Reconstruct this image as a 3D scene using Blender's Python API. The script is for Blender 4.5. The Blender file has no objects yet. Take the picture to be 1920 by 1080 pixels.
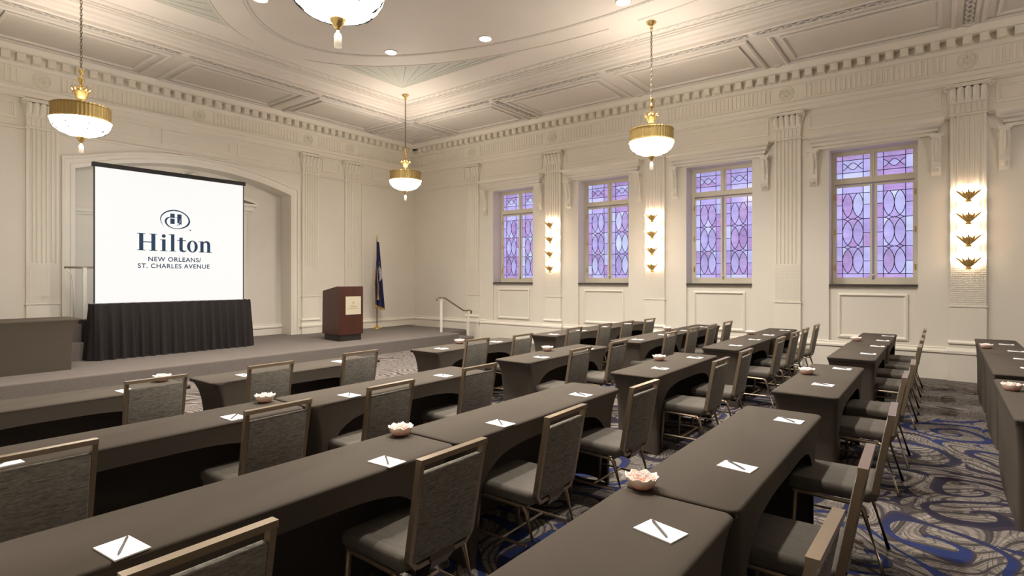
import bpy, math, random
from math import sin, cos, pi, sqrt, radians, exp, atan2, hypot
from mathutils import Vector, Matrix

random.seed(7)
S = bpy.context.scene
COL = S.collection

# ---------------------------------------------------------------- camera, world, exposure
FPX = 1046.0
TH = radians(37.58)
cam = bpy.data.cameras.new('camera')
cam.sensor_width = 36.0
cam.lens = 36.0 * FPX / 1920.0
cam.shift_y = -18.0 / 1920.0
cam.clip_start = 0.02
cam_o = bpy.data.objects.new('camera', cam)
COL.objects.link(cam_o)
cam_o.location = (0, 0, 1.65)
cam_o.rotation_euler = (pi / 2, 0, TH - pi / 2)
S.camera = cam_o

W = bpy.data.worlds.new('world')
S.world = W
W.use_nodes = True
W.node_tree.nodes['Background'].inputs[0].default_value = (0.75, 0.75, 0.9, 1)
W.node_tree.nodes['Background'].inputs[1].default_value = 0.6

S.view_settings.view_transform = 'Standard'
S.view_settings.look = 'None'
S.view_settings.exposure = 0.28
S.view_settings.gamma = 1.0
S.view_settings.use_curve_mapping = False
S.cycles.max_bounces = 8
S.cycles.diffuse_bounces = 6
S.cycles.glossy_bounces = 3
S.cycles.use_denoising = True
S.cycles.sample_clamp_indirect = 6.0

BOWL_E = 41.0      # light of the pendant bowls
PLUME_E = 16.0     # light of the sconce plumes
SPOT_E = 40.0
SPOT_W = 520.0     # beam of each recessed light      # light of the recessed ceiling lights
LAMP_COL = (1.0, 0.925, 0.83)

# ---------------------------------------------------------------- room numbers (metres)
XW = 11.55         # window wall
YW = 12.60         # stage wall
X0, Y0 = -0.65, -5.2
ZC = 5.57          # coffered border of the ceiling
ZI = 5.78          # inner field of the ceiling
SZ = 0.27          # stage height
SY = 9.65          # stage front

# ---------------------------------------------------------------- node helpers
def mat(name):
    m = bpy.data.materials.new(name)
    m.use_nodes = True
    return m, m.node_tree, m.node_tree.nodes['Principled BSDF']

def N(nt, typ, **kw):
    n = nt.nodes.new(typ)
    for k, v in kw.items():
        if k.startswith('i_'):
            n.inputs[k[2:].replace('_', ' ')].default_value = v
        else:
            setattr(n, k, v)
    return n

def L(nt, a, b):
    nt.links.new(a, b)

def M_(nt, op, a, b=None, c=None):
    n = nt.nodes.new('ShaderNodeMath')
    n.operation = op
    for i, v in enumerate((a, b, c)):
        if v is None:
            continue
        if isinstance(v, (int, float)):
            n.inputs[i].default_value = v
        else:
            nt.links.new(v, n.inputs[i])
    return n.outputs[0]

def MIX(nt, f, a, b):
    n = nt.nodes.new('ShaderNodeMix')
    n.data_type = 'RGBA'
    for v, s in ((f, n.inputs[0]), (a, n.inputs[6]), (b, n.inputs[7])):
        if isinstance(v, (int, float)):
            s.default_value = v
        elif isinstance(v, tuple):
            s.default_value = (*v, 1) if len(v) == 3 else v
        else:
            nt.links.new(v, s)
    return n.outputs[2]

def coords(nt, sx=1, sy=1, sz=1, kind='Object'):
    tc = N(nt, 'ShaderNodeTexCoord')
    mp = N(nt, 'ShaderNodeMapping')
    mp.inputs['Scale'].default_value = (sx, sy, sz)
    L(nt, tc.outputs[kind], mp.inputs['Vector'])
    return mp.outputs[0]

def bump(nt, b, h, strength=0.3, dist=0.01):
    n = N(nt, 'ShaderNodeBump')
    n.inputs['Strength'].default_value = strength
    n.inputs['Distance'].default_value = dist
    L(nt, h, n.inputs['Height'])
    L(nt, n.outputs[0], b.inputs['Normal'])

def noise(nt, vec, scale, detail=3, rough=0.5, dist=0.0):
    n = N(nt, 'ShaderNodeTexNoise')
    n.inputs['Scale'].default_value = scale
    n.inputs['Detail'].default_value = detail
    n.inputs['Roughness'].default_value = rough
    n.inputs['Distortion'].default_value = dist
    L(nt, vec, n.inputs['Vector'])
    return n.outputs['Fac']

def paint(name, col, rough=0.6, var=0.05, bs=0.06):
    m, nt, b = mat(name)
    v = coords(nt)
    n1 = noise(nt, v, 1.3, 4)
    c2 = tuple(x * (1 - var * 2) for x in col)
    L(nt, MIX(nt, n1, col, c2), b.inputs['Base Color'])
    b.inputs['Roughness'].default_value = rough
    bump(nt, b, noise(nt, v, 60, 3), bs, 0.004)
    return m

def plain(name, col, rough=0.5, metal=0.0, bs=0.0, scale=40):
    m, nt, b = mat(name)
    v = coords(nt)
    n1 = noise(nt, v, scale, 2)
    L(nt, MIX(nt, n1, tuple(x * 0.93 for x in col), tuple(min(1, x * 1.07) for x in col)), b.inputs['Base Color'])
    b.inputs['Roughness'].default_value = rough
    b.inputs['Metallic'].default_value = metal
    if bs:
        bump(nt, b, n1, bs, 0.003)
    return m

def emis(name, col, st):
    m, nt, b = mat(name)
    b.inputs['Base Color'].default_value = (*col, 1)
    b.inputs['Emission Color'].default_value = (*col, 1)
    b.inputs['Emission Strength'].default_value = st
    b.inputs['Roughness'].default_value = 0.4
    return m

# ---------------------------------------------------------------- materials
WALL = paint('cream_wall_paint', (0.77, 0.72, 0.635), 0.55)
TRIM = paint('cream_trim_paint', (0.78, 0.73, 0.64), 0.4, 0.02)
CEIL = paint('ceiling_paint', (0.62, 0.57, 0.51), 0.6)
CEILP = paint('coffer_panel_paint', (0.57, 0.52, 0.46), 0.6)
GUIL = paint('grey_guilloche_paint', (0.27, 0.25, 0.23), 0.6)
SPAN = paint('grey_green_spandrel_paint', (0.46, 0.46, 0.40), 0.6)
BRASS = plain('polished_brass', (0.80, 0.58, 0.24), 0.22, 1.0)
BRASSB = plain('brass_band', (0.50, 0.37, 0.15), 0.38, 0.9)
GOLD = plain('antique_gold', (0.62, 0.40, 0.14), 0.35, 0.45)
WIRE = plain('dark_iron_wire', (0.004, 0.0035, 0.003), 1.0)
WIRE.node_tree.nodes['Principled BSDF'].inputs['Specular IOR Level'].default_value = 0.0
CHAIN = plain('dark_chain_metal', (0.22, 0.18, 0.13), 0.4, 0.8)
BRONZE = plain('champagne_bronze_tube', (0.31, 0.24, 0.165), 0.32, 0.6)
BRONZED = plain('dark_bronze', (0.16, 0.12, 0.09), 0.4, 0.7)
BLACK = plain('black_fabric_edge', (0.012, 0.011, 0.011), 0.6)
DARKSILL = plain('dark_sill', (0.05, 0.04, 0.035), 0.5)
WHITEP = plain('white_gloss_paint', (0.78, 0.74, 0.67), 0.35)
PAPER = plain('white_paper', (1.0, 1.0, 1.0), 0.7)
PEN = plain('gunmetal_pen', (0.13, 0.12, 0.12), 0.3, 0.6)
CASEM = paint('window_casement_paint', (0.72, 0.66, 0.53), 0.45, 0.02)
LEAD = plain('lead_came', (0.03, 0.03, 0.07), 0.5, 0.2)
BOWLG = emis('lit_pendant_glass', LAMP_COL, BOWL_E)
UPG = emis('pendant_top_glow', LAMP_COL, BOWL_E * 1.1)
TASSEL = emis('lit_glass_finial', (1.0, 0.86, 0.68), 0.35)
PLUME = emis('lit_glass_plume', (1.0, 0.88, 0.74), PLUME_E)
DISC = emis('recessed_light_disc', (1.0, 0.93, 0.85), SPOT_E)
SCREEN = emis('screen_white', (0.95, 0.935, 0.915), 0.80)
SCREEN.node_tree.nodes['Principled BSDF'].inputs['Base Color'].default_value = (0.05, 0.05, 0.05, 1)
NAVY = emis('screen_navy', (0.018, 0.050, 0.105), 0.75)
NAVY.node_tree.nodes['Principled BSDF'].inputs['Specular IOR Level'].default_value = 0.0
NAVY.node_tree.nodes['Principled BSDF'].inputs['Base Color'].default_value = (0.02, 0.02, 0.02, 1)

def fabric_cover():
    m, nt, b = mat('charcoal_spandex')
    v = coords(nt)
    n1 = noise(nt, v, 2.0, 3)
    L(nt, MIX(nt, n1, (0.074, 0.061, 0.048), (0.089, 0.074, 0.059)), b.inputs['Base Color'])
    b.inputs['Roughness'].default_value = 0.85
    b.inputs['Specular IOR Level'].default_value = 0.12
    bump(nt, b, noise(nt, v, 420, 2), 0.15, 0.001)
    return m
COVER = fabric_cover()

def weave():
    m, nt, b = mat('grey_ripple_weave')
    v = coords(nt, 14, 14, 90)
    n1 = noise(nt, v, 1.5, 3, 0.6, 1.2)
    v2 = coords(nt, 260, 260, 500)
    n2 = noise(nt, v2, 1.0, 2)
    f = M_(nt, 'ADD', M_(nt, 'MULTIPLY', n1, 0.75), M_(nt, 'MULTIPLY', n2, 0.25))
    r = N(nt, 'ShaderNodeValToRGB')
    r.color_ramp.elements[0].position = 0.36
    r.color_ramp.elements[0].color = (0.110, 0.101, 0.083, 1)
    r.color_ramp.elements[1].position = 0.62
    r.color_ramp.elements[1].color = (0.27, 0.25, 0.21, 1)
    L(nt, f, r.inputs[0])
    L(nt, r.outputs[0], b.inputs['Base Color'])
    b.inputs['Roughness'].default_value = 0.9
    b.inputs['Specular IOR Level'].default_value = 0.2
    bump(nt, b, f, 0.5, 0.004)
    return m
WEAVE = weave()

def seat_fabric():
    m, nt, b = mat('grey_brown_seat_fabric')
    v = coords(nt, 30, 6, 30)
    n1 = noise(nt, v, 2.0, 3, 0.6, 0.5)
    L(nt, MIX(nt, n1, (0.066, 0.056, 0.045), (0.135, 0.118, 0.097)), b.inputs['Base Color'])
    b.inputs['Roughness'].default_value = 0.85
    bump(nt, b, n1, 0.3, 0.003)
    return m
SEATF = seat_fabric()

def stage_carpet():
    m, nt, b = mat('taupe_stage_carpet')
    v = coords(nt)
    n1 = noise(nt, v, 90, 2)
    n2 = noise(nt, v, 3, 3)
    c = MIX(nt, n2, (0.165, 0.143, 0.128), (0.195, 0.172, 0.155))
    c = MIX(nt, M_(nt, 'MULTIPLY', n1, 0.6), c, (0.13, 0.11, 0.10))
    L(nt, c, b.inputs['Base Color'])
    b.inputs['Roughness'].default_value = 0.95
    b.inputs['Specular IOR Level'].default_value = 0.1
    bump(nt, b, n1, 0.6, 0.01)
    return m
STCARP = stage_carpet()

def swirl_carpet():
    m, nt, b = mat('swirl_pattern_carpet')
    tc = N(nt, 'ShaderNodeTexCoord')
    P = tc.outputs['Object']
    # warp
    wn = N(nt, 'ShaderNodeTexNoise')
    wn.inputs['Scale'].default_value = 0.9
    wn.inputs['Detail'].default_value = 1.5
    L(nt, P, wn.inputs['Vector'])
    vm = N(nt, 'ShaderNodeVectorMath', operation='MULTIPLY_ADD')
    L(nt, wn.outputs['Color'], vm.inputs[0])
    vm.inputs[1].default_value = (1.1, 1.1, 0)
    L(nt, P, vm.inputs[2])
    WP = vm.outputs[0]
    # grain: contour lines of a noise field
    g = noise(nt, WP, 0.75, 1.0, 0.4, 0.6)
    saw = M_(nt, 'FRACT', M_(nt, 'MULTIPLY', g, 44.0))
    grain = N(nt, 'ShaderNodeValToRGB')
    e = grain.color_ramp.elements
    e[0].position = 0.0; e[0].color = (0.27, 0.235, 0.205, 1)
    e[1].position = 1.0; e[1].color = (0.17, 0.145, 0.125, 1)
    for p, c in ((0.30, (0.31, 0.27, 0.235, 1)), (0.52, (0.22, 0.19, 0.165, 1)), (0.58, (0.05, 0.042, 0.042, 1)), (0.78, (0.045, 0.038, 0.04, 1)), (0.84, (0.27, 0.235, 0.205, 1))):
        k = e.new(p); k.color = c
    L(nt, saw, grain.inputs[0])
    streak = M_(nt, 'LESS_THAN', M_(nt, 'FRACT', M_(nt, 'MULTIPLY', g, 171.0)), 0.38)
    # fine second grain
    g2 = noise(nt, WP, 2.4, 2.0, 0.5, 1.5)
    saw2 = M_(nt, 'FRACT', M_(nt, 'MULTIPLY', g2, 17.0))
    thin = M_(nt, 'LESS_THAN', saw2, 0.24)
    c = MIX(nt, M_(nt, 'MULTIPLY', thin, 0.75), MIX(nt, M_(nt, 'MULTIPLY', streak, 0.55), grain.outputs[0], (0.10, 0.088, 0.08)), (0.06, 0.052, 0.055))
    # scrolls: spirals round voronoi cell centres
    vo = N(nt, 'ShaderNodeTexVoronoi')
    vo.voronoi_dimensions = '2D'
    vo.inputs['Scale'].default_value = 1.15
    vo.inputs['Randomness'].default_value = 0.8
    L(nt, WP, vo.inputs['Vector'])
    sc = N(nt, 'ShaderNodeVectorMath', operation='SUBTRACT')
    L(nt, WP, sc.inputs[0])
    L(nt, vo.outputs['Position'], sc.inputs[1])
    sp = N(nt, 'ShaderNodeSeparateXYZ')
    L(nt, sc.outputs[0], sp.inputs[0])
    ang = M_(nt, 'ARCTAN2', sp.outputs[1], sp.outputs[0])
    ln = N(nt, 'ShaderNodeVectorMath', operation='LENGTH')
    L(nt, sc.outputs[0], ln.inputs[0])
    spiral = M_(nt, 'FRACT', M_(nt, 'ADD', M_(nt, 'MULTIPLY', ln.outputs['Value'], 4.2), M_(nt, 'DIVIDE', ang, 2 * pi)))
    wid = M_(nt, 'ADD', 0.15, M_(nt, 'MULTIPLY', ln.outputs['Value'], 0.32))
    ribbon = M_(nt, 'LESS_THAN', spiral, wid)
    edge = M_(nt, 'LESS_THAN', spiral, M_(nt, 'ADD', wid, 0.07))
    # colour zones across the room: blue, black, blue, plain grey by the window wall
    px = N(nt, 'ShaderNodeSeparateXYZ')
    L(nt, P, px.inputs[0])
    zr = N(nt, 'ShaderNodeValToRGB')
    z = zr.color_ramp.elements
    z[0].position = 0.0; z[0].color = (1, 1, 1, 1)
    z[1].position = 1.0; z[1].color = (0, 0, 0, 1)
    for p, v in ((0.38, 1.0), (0.43, 0.12), (0.56, 0.12), (0.60, 0.9), (0.68, 0.9), (0.72, 0.0)):
        k = z.new(p); k.color = (v, v, v, 1)
    xx = M_(nt, 'DIVIDE', M_(nt, 'ADD', px.outputs[0], M_(nt, 'MULTIPLY', noise(nt, P, 0.6), 1.4)), 13.0)
    L(nt, xx, zr.inputs[0])
    zone = zr.outputs[0]
    plainz = M_(nt, 'LESS_THAN', xx, 0.70)
    yz = M_(nt, 'LESS_THAN', px.outputs[1], 5.6)
    plainz = M_(nt, 'MULTIPLY', plainz, yz)
    bl = noise(nt, WP, 1.0, 1.0)
    isblue = M_(nt, 'MULTIPLY', M_(nt, 'GREATER_THAN', bl, 0.40), zone)
    rc = MIX(nt, isblue, (0.030, 0.024, 0.036), (0.020, 0.033, 0.125))
    c = MIX(nt, M_(nt, 'MULTIPLY', edge, plainz), c, (0.045, 0.036, 0.055))
    c = MIX(nt, M_(nt, 'MULTIPLY', ribbon, plainz), c, rc)
    pile = noise(nt, P, 160, 2)
    c = MIX(nt, M_(nt, 'MULTIPLY', pile, 0.25), c, (0.05, 0.045, 0.045))
    L(nt, c, b.inputs['Base Color'])
    b.inputs['Roughness'].default_value = 0.95
    b.inputs['Specular IOR Level'].default_value = 0.1
    bump(nt, b, pile, 0.5, 0.008)
    return m
CARPET = swirl_carpet()

def mahogany():
    m, nt, b = mat('mahogany_veneer')
    v = coords(nt, 9, 9, 0.9)
    n1 = noise(nt, v, 2.0, 5, 0.6, 0.8)
    L(nt, MIX(nt, n1, (0.036, 0.011, 0.007), (0.080, 0.024, 0.013)), b.inputs['Base Color'])
    b.inputs['Roughness'].default_value = 0.3
    return m
WOOD = mahogany()
WOODD = plain('dark_plinth', (0.020, 0.014, 0.010), 0.5)
BRASSPLQ = plain('cream_gold_plaque', (0.62, 0.56, 0.42), 0.4, 0.15)
PLQTXT = plain('plaque_gilt_lettering', (0.42, 0.34, 0.17), 0.4, 0.4)

def skirt_mat():
    m, nt, b = mat('black_skirt_cloth')
    b.inputs['Base Color'].default_value = (0.020, 0.016, 0.016, 1)
    b.inputs['Roughness'].default_value = 0.75
    b.inputs['Specular IOR Level'].default_value = 0.25
    v = coords(nt)
    bump(nt, b, noise(nt, v, 300, 2), 0.1, 0.001)
    return m
SKIRT = skirt_mat()

def stained():
    m, nt, b = mat('stained_glass_lit_by_daylight')
    oi = N(nt, 'ShaderNodeObjectInfo')
    ge = N(nt, 'ShaderNodeNewGeometry')
    h = M_(nt, 'FRACT', M_(nt, 'ADD', M_(nt, 'MULTIPLY', oi.outputs['Random'], 7.13), M_(nt, 'MULTIPLY', ge.outputs['Random Per Island'], 5.7)))
    r = N(nt, 'ShaderNodeValToRGB')
    e = r.color_ramp.elements
    e[0].position = 0.0; e[0].color = (0.33, 0.17, 0.52, 1)
    e[1].position = 1.0; e[1].color = (0.62, 0.72, 1.0, 1)
    for p, c in ((0.2, (0.42, 0.25, 0.58, 1)), (0.4, (0.38, 0.30, 0.72, 1)), (0.6, (0.42, 0.38, 0.80, 1)), (0.8, (0.46, 0.47, 0.88, 1))):
        k = e.new(p); k.color = c
    L(nt, h, r.inputs[0])
    v = coords(nt, 3, 5, 16)
    n1 = noise(nt, v, 1.2, 4, 0.6, 1.0)
    c = MIX(nt, M_(nt, 'MULTIPLY', M_(nt, 'SUBTRACT', n1, 0.25), 1.0), r.outputs[0], (0.60, 0.56, 0.92))
    n2 = noise(nt, coords(nt, 1, 2, 3), 1.0, 2)
    st = M_(nt, 'ADD', 0.42, M_(nt, 'MULTIPLY', n2, 0.85))
    b.inputs['Base Color'].default_value = (0.05, 0.04, 0.08, 1)
    L(nt, c, b.inputs['Emission Color'])
    L(nt, st, b.inputs['Emission Strength'])
    b.inputs['Roughness'].default_value = 0.15
    bump(nt, b, n1, 0.2, 0.003)
    return m
GLASS = stained()

def bowl_glass():
    m, nt, b = mat('pale_pink_pressed_glass')
    tc = N(nt, 'ShaderNodeTexCoord')
    sp = N(nt, 'ShaderNodeSeparateXYZ')
    L(nt, tc.outputs['Object'], sp.inputs[0])
    n1 = noise(nt, tc.outputs['Object'], 55, 2)
    f = M_(nt, 'ADD', M_(nt, 'MULTIPLY', sp.outputs[2], 23.0), M_(nt, 'MULTIPLY', M_(nt, 'SUBTRACT', n1, 0.5), 0.9))
    r = N(nt, 'ShaderNodeValToRGB')
    e = r.color_ramp.elements
    e[0].position = 0.1; e[0].color = (0.90, 0.36, 0.25, 1)
    e[1].position = 1.0; e[1].color = (1.0, 0.86, 0.78, 1)
    L(nt, f, r.inputs[0])
    L(nt, r.outputs[0], b.inputs['Base Color'])
    b.inputs['Roughness'].default_value = 0.2
    b.inputs['Subsurface Weight'].default_value = 0.6
    b.inputs['Subsurface Radius'].default_value = (0.04, 0.03, 0.025)
    b.inputs['Coat Weight'].default_value = 0.5
    bump(nt, b, n1, 0.4, 0.004)
    return m
PINKG = bowl_glass()
MINT = plain('white_wrapped_mints', (1.0, 0.84, 0.77), 0.35, 0, 0.3, 90)
FLAGB = plain('navy_flag_cloth', (0.018, 0.020, 0.075), 0.7)
FLAGW = plain('white_flag_emblem', (0.50, 0.50, 0.52), 0.7)
FRINGE = plain('gold_fringe', (0.45, 0.27, 0.06), 0.6)
POLEW = plain('dark_flag_pole', (0.09, 0.045, 0.025), 0.35)

# ---------------------------------------------------------------- mesh helpers
class MB:
    def __init__(s, tf=None):
        s.v, s.f, s.tf = [], [], tf
    def add(s, vs, fs):
        o = len(s.v)
        s.v += [tuple(p) for p in vs]
        s.f += [tuple(o + i for i in f) for f in fs]
        return s
    def box(s, a0, a1, b0, b1, c0, c1):
        return s.add([(a0, b0, c0), (a1, b0, c0), (a1, b1, c0), (a0, b1, c0), (a0, b0, c1), (a1, b0, c1), (a1, b1, c1), (a0, b1, c1)],
                     [(0, 3, 2, 1), (4, 5, 6, 7), (0, 1, 5, 4), (1, 2, 6, 5), (2, 3, 7, 6), (3, 0, 4, 7)])
    def prism(s, poly, t0, t1, order=(0, 1, 2)):
        # poly: (p,q); t axis; order places (p,q,t) on axes
        n = len(poly)
        def P(p, q, t):
            r = [0, 0, 0]
            r[order[0]], r[order[1]], r[order[2]] = p, q, t
            return r
        vs = [P(p, q, t0) for p, q in poly] + [P(p, q, t1) for p, q in poly]
        return s.add(vs, [tuple(range(n))[::-1], tuple(range(n, 2 * n))] + [(i, (i + 1) % n, n + (i + 1) % n, n + i) for i in range(n)])
    def tube(s, pts, r, seg=6, closed=False, ry=None, cap=True):
        pts = [Vector(p) for p in pts]
        n = len(pts)
        rings = []
        for i, p in enumerate(pts):
            if closed:
                d = pts[(i + 1) % n] - pts[i - 1]
            else:
                d = pts[min(i + 1, n - 1)] - pts[max(i - 1, 0)]
            if d.length < 1e-9:
                d = Vector((0, 0, 1))
            d.normalize()
            up = Vector((0, 0, 1)) if abs(d.z) < 0.95 else Vector((0, 1, 0))
            a = d.cross(up).normalized()
            b = a.cross(d).normalized()
            rr = r[i] if isinstance(r, (list, tuple)) else r
            rb = rr if ry is None else ry
            off = pi / 4 if seg == 4 else 0
            rings.append([p + a * rr * cos(2 * pi * k / seg + off) + b * rb * sin(2 * pi * k / seg + off) for k in range(seg)])
        vs = [q for g in rings for q in g]
        fs = []
        for i in range(n if closed else n - 1):
            j = (i + 1) % n
            for k in range(seg):
                fs.append((i * seg + k, i * seg + (k + 1) % seg, j * seg + (k + 1) % seg, j * seg + k))
        if not closed and cap:
            fs.append(tuple(range(seg))[::-1])
            fs.append(tuple((n - 1) * seg + k for k in range(seg)))
        return s.add(vs, fs)
    def lathe(s, prof, seg=16, c=(0, 0, 0), rib=0.0, nr=0, cap=True):
        vs, fs = [], []
        for r, z in prof:
            for k in range(seg):
                a = 2 * pi * k / seg
                rr = r * (1 + (rib if (k % 2) else 0))
                vs.append((c[0] + rr * cos(a), c[1] + rr * sin(a), c[2] + z))
        for i in range(len(prof) - 1):
            for k in range(seg):
                fs.append((i * seg + k, i * seg + (k + 1) % seg, (i + 1) * seg + (k + 1) % seg, (i + 1) * seg + k))
        if cap:
            fs.append(tuple(range(seg))[::-1])
            fs.append(tuple((len(prof) - 1) * seg + k for k in range(seg)))
        return s.add(vs, fs)
    def rectsweep(s, u0, u1, w0, w1, prof, uw=lambda u, w, n: (u, n, w)):
        # closed mitred moulding round a rectangle; prof: (offset inward, height)
        vs, fs = [], []
        m = len(prof)
        for o, h in prof:
            for u, w in ((u0 + o, w0 + o), (u1 - o, w0 + o), (u1 - o, w1 - o), (u0 + o, w1 - o)):
                vs.append(uw(u, w, h))
        for i in range(m - 1):
            for k in range(4):
                fs.append((i * 4 + k, i * 4 + (k + 1) % 4, (i + 1) * 4 + (k + 1) % 4, (i + 1) * 4 + k))
        return s.add(vs, fs)
    def build(s, name, m, parent=None, smooth=False, loc=None, bevel=0.0):
        vs = [s.tf(*p) for p in s.v] if s.tf else s.v
        me = bpy.data.meshes.new(name)
        me.from_pydata(vs, [], s.f)
        me.materials.append(m)
        if smooth:
            me.polygons.foreach_set('use_smooth', [True] * len(me.polygons))
        me.update()
        o = bpy.data.objects.new(name, me)
        COL.objects.link(o)
        if loc:
            o.location = loc
        if parent:
            o.parent = parent
        if bevel:
            b = o.modifiers.new('bevel', 'BEVEL')
            b.width = bevel
            b.segments = 2
            b.limit_method = 'ANGLE'
            b.angle_limit = radians(40)
        return o

def empty(name, loc=(0, 0, 0), rz=0.0):
    o = bpy.data.objects.new(name, None)
    o.empty_display_size = 0.1
    COL.objects.link(o)
    o.location = loc
    o.rotation_euler = (0, 0, rz)
    return o

def tag(o, label=None, cat=None, group=None, kind=None):
    if label: o['label'] = label
    if cat: o['category'] = cat
    if group: o['group'] = group
    if kind: o['kind'] = kind
    return o

def struct(o, label=None):
    o['kind'] = 'structure'
    if label: o['label'] = label
    return o

def kids(o):
    return [c for c in KID.get(o.name, [])]
KID = {}
def reg(root, *parts):
    KID[root.name] = list(parts)
def copy_tree(o, parent=None):
    c = o.copy()
    COL.objects.link(c)
    if parent:
        c.parent = parent
    ks = []
    for ch in KID.get(o.name, []):
        ks.append(copy_tree(ch, c))
    KID[c.name] = ks
    return c

def link_copy(o, name, loc, parent=None):
    c = bpy.data.objects.new(name, o.data)
    COL.objects.link(c)
    c.location = loc
    if parent:
        c.parent = parent
    return c

WR = lambda u, n, z: (XW - n, u, z)          # window wall frame: along, out of the wall, up
WL = lambda u, n, z: (u, YW - n, z)          # stage wall frame

# ---------------------------------------------------------------- floor, stage
fl = MB().add([(X0 - .3, Y0 - .3, 0), (XW + .5, Y0 - .3, 0), (XW + .5, YW + .5, 0), (X0 - .3, YW + .5, 0),
               (X0 - .3, Y0 - .3, -.1), (XW + .5, Y0 - .3, -.1), (XW + .5, YW + .5, -.1), (X0 - .3, YW + .5, -.1)],
              [(0, 1, 2, 3), (7, 6, 5, 4), (0, 4, 5, 1), (1, 5, 6, 2), (2, 6, 7, 3), (3, 7, 4, 0)]).build('floor', CARPET)
struct(fl, 'patterned carpet with grey grain, black scrolls and blue swirls')

stage = empty('floor_stage')
struct(stage, 'low taupe carpeted stage along the left wall')
rr = 0.03
def stage_block(x0, x1, y0, y1, zt, name):
    m = MB()
    prof = [(y0, 0.0), (y0, zt - rr)] + [(y0 + rr - rr * cos(a), zt - rr + rr * sin(a)) for a in (pi / 8, pi / 4, 3 * pi / 8, pi / 2)] + [(y1, zt), (y1, 0)]
    m.prism(prof, x0, x1, (1, 2, 0))
    return m.build(name, STCARP, stage)
stage_block(X0, 10.35, SY, YW + 0.45, SZ, 'stage_deck')
stage_block(10.35, 11.22, 10.2, YW, SZ, 'stage_end')
stage_block(10.35, 11.0, 9.72, 10.2, SZ / 2, 'step')
blk = empty('floor_steps')
struct(blk, 'carpeted step block beside the arched niche')
m = MB()
m.box(2.35, 3.12, 11.75, YW + 0.3, SZ, 0.86)
m.box(2.35, 3.12, 11.45, 11.75, SZ, 0.56)
m.build('step', STCARP, blk)

# ---------------------------------------------------------------- walls
PIL = [10.2 - 2.64 * k for k in range(6)]       # pilaster axes on the window wall
WIN = [8.875, 6.235, 3.60, 0.965, -1.675]
WH = 0.655
ZS, ZT = 1.545, 3.975
T = 0.45
wr = MB(WR)
edges = [YW + T]
for w in WIN:
    edges += [w + WH, w - WH]
edges.append(Y0 - .2)
for i in range(0, len(edges), 2):
    wr.box(edges[i + 1], edges[i], -T, 0, 0, ZC + .3)
for w in WIN:
    wr.box(w - WH, w + WH, -T, 0, ZT, ZC + .3)
    wr.box(w - WH, w + WH, -T, -0.05, 0, ZS)
    wr.box(w - WH, w + WH, -T - .03, -T, ZS, ZT)
wall_right = struct(wr.build('wall_right', WALL), 'cream wall with five deep window openings')

# stage wall with segmental arched opening
AX0, AX1, AZS, ARISE = 3.22, 7.50, 3.67, 0.36
ACX = (AX0 + AX1) / 2
AHW = (AX1 - AX0) / 2
AR = (AHW ** 2 + ARISE ** 2) / (2 * ARISE)
def arch_z(x, off=0.0):
    return AZS + ARISE - AR + sqrt(max(0, (AR + off) ** 2 - (x - ACX) ** 2))
wl = MB(WL)
wl.box(X0 - .2, AX0, -T, 0, 0, ZC + .3)
wl.box(AX1, XW + T, -T, 0, 0, ZC + .3)
NA = 36
xs = [AX0 + (AX1 - AX0) * i / NA for i in range(NA + 1)]
for a, b in zip(xs, xs[1:]):
    za, zb = arch_z(a), arch_z(b)
    wl.add([(a, 0, za), (b, 0, zb), (b, 0, ZC + .3), (a, 0, ZC + .3), (a, -T, za), (b, -T, zb)], [(0, 1, 2, 3), (0, 4, 5, 1)])
wall_left = struct(wl.build('wall_left', WALL), 'cream stage wall with a wide arched niche')
al = MB(WL)
al.box(AX0 - .3, AX1 + .3, -T - .15, -T + .02, 0, ZC)
alc = struct(al.build('wall_niche', WALL), 'back wall of the arched niche')
DARKW = paint('darkened_unseen_wall', (0.20, 0.17, 0.14), 0.5)  # unseen back wall, darkened so sides facing the camera get less light
struct(MB().box(X0 - .25, X0, Y0 - .2, YW + T, 0, ZC + .3).build('wall_front', WALL))
struct(MB().box(X0 - .25, XW + T, Y0 - .25, Y0, 0, ZC + .3).build('wall_back', DARKW))

# door case inside the niche (behind the screen)
dc = empty('door_1')
struct(dc, 'panelled doorcase with pediment inside the arched niche')
tN = lambda u, n, z: (u, YW + T - n, z)
m = MB(tN)
m.box(4.25, 6.65, 0, .10, 3.18, 3.24); m.box(4.17, 6.73, 0, .16, 3.24, 3.34); m.box(4.10, 6.80, 0, .22, 3.34, 3.40)
m.add([(4.10, .0, 3.40), (5.0, 0, 3.62), (5.0, .2, 3.62), (4.10, .2, 3.40), (4.10, 0, 3.46), (5.0, 0, 3.70), (5.0, .2, 3.70), (4.10, .2, 3.46)], [(0, 1, 2, 3), (4, 5, 6, 7), (2, 3, 7, 6), (1, 2, 6, 5), (0, 3, 7, 4)])
m.add([(6.80, .0, 3.40), (5.9, 0, 3.62), (5.9, .2, 3.62), (6.80, .2, 3.40), (6.80, 0, 3.46), (5.9, 0, 3.70), (5.9, .2, 3.70), (6.80, .2, 3.46)], [(0, 1, 2, 3), (4, 5, 6, 7), (2, 3, 7, 6), (1, 2, 6, 5), (0, 3, 7, 4)])
m.build('pediment', TRIM, dc)
m = MB(tN)
m.lathe([(0.02, -.10), (.13, -.05), (.17, 0.02), (.13, .10), (.05, .15), (.09, .19), (.03, .26)], 12, (5.40, .12, 3.70))
m.tube([(5.40 + .16 * cos(a) + .12 * a / 3, .15, 3.72 + .10 * sin(a)) for a in [k * .5 for k in range(10)]], .035, 6)
m.tube([(5.40 - .16 * cos(a) - .12 * a / 3, .15, 3.72 + .10 * sin(a)) for a in [k * .5 for k in range(10)]], .035, 6)
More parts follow.
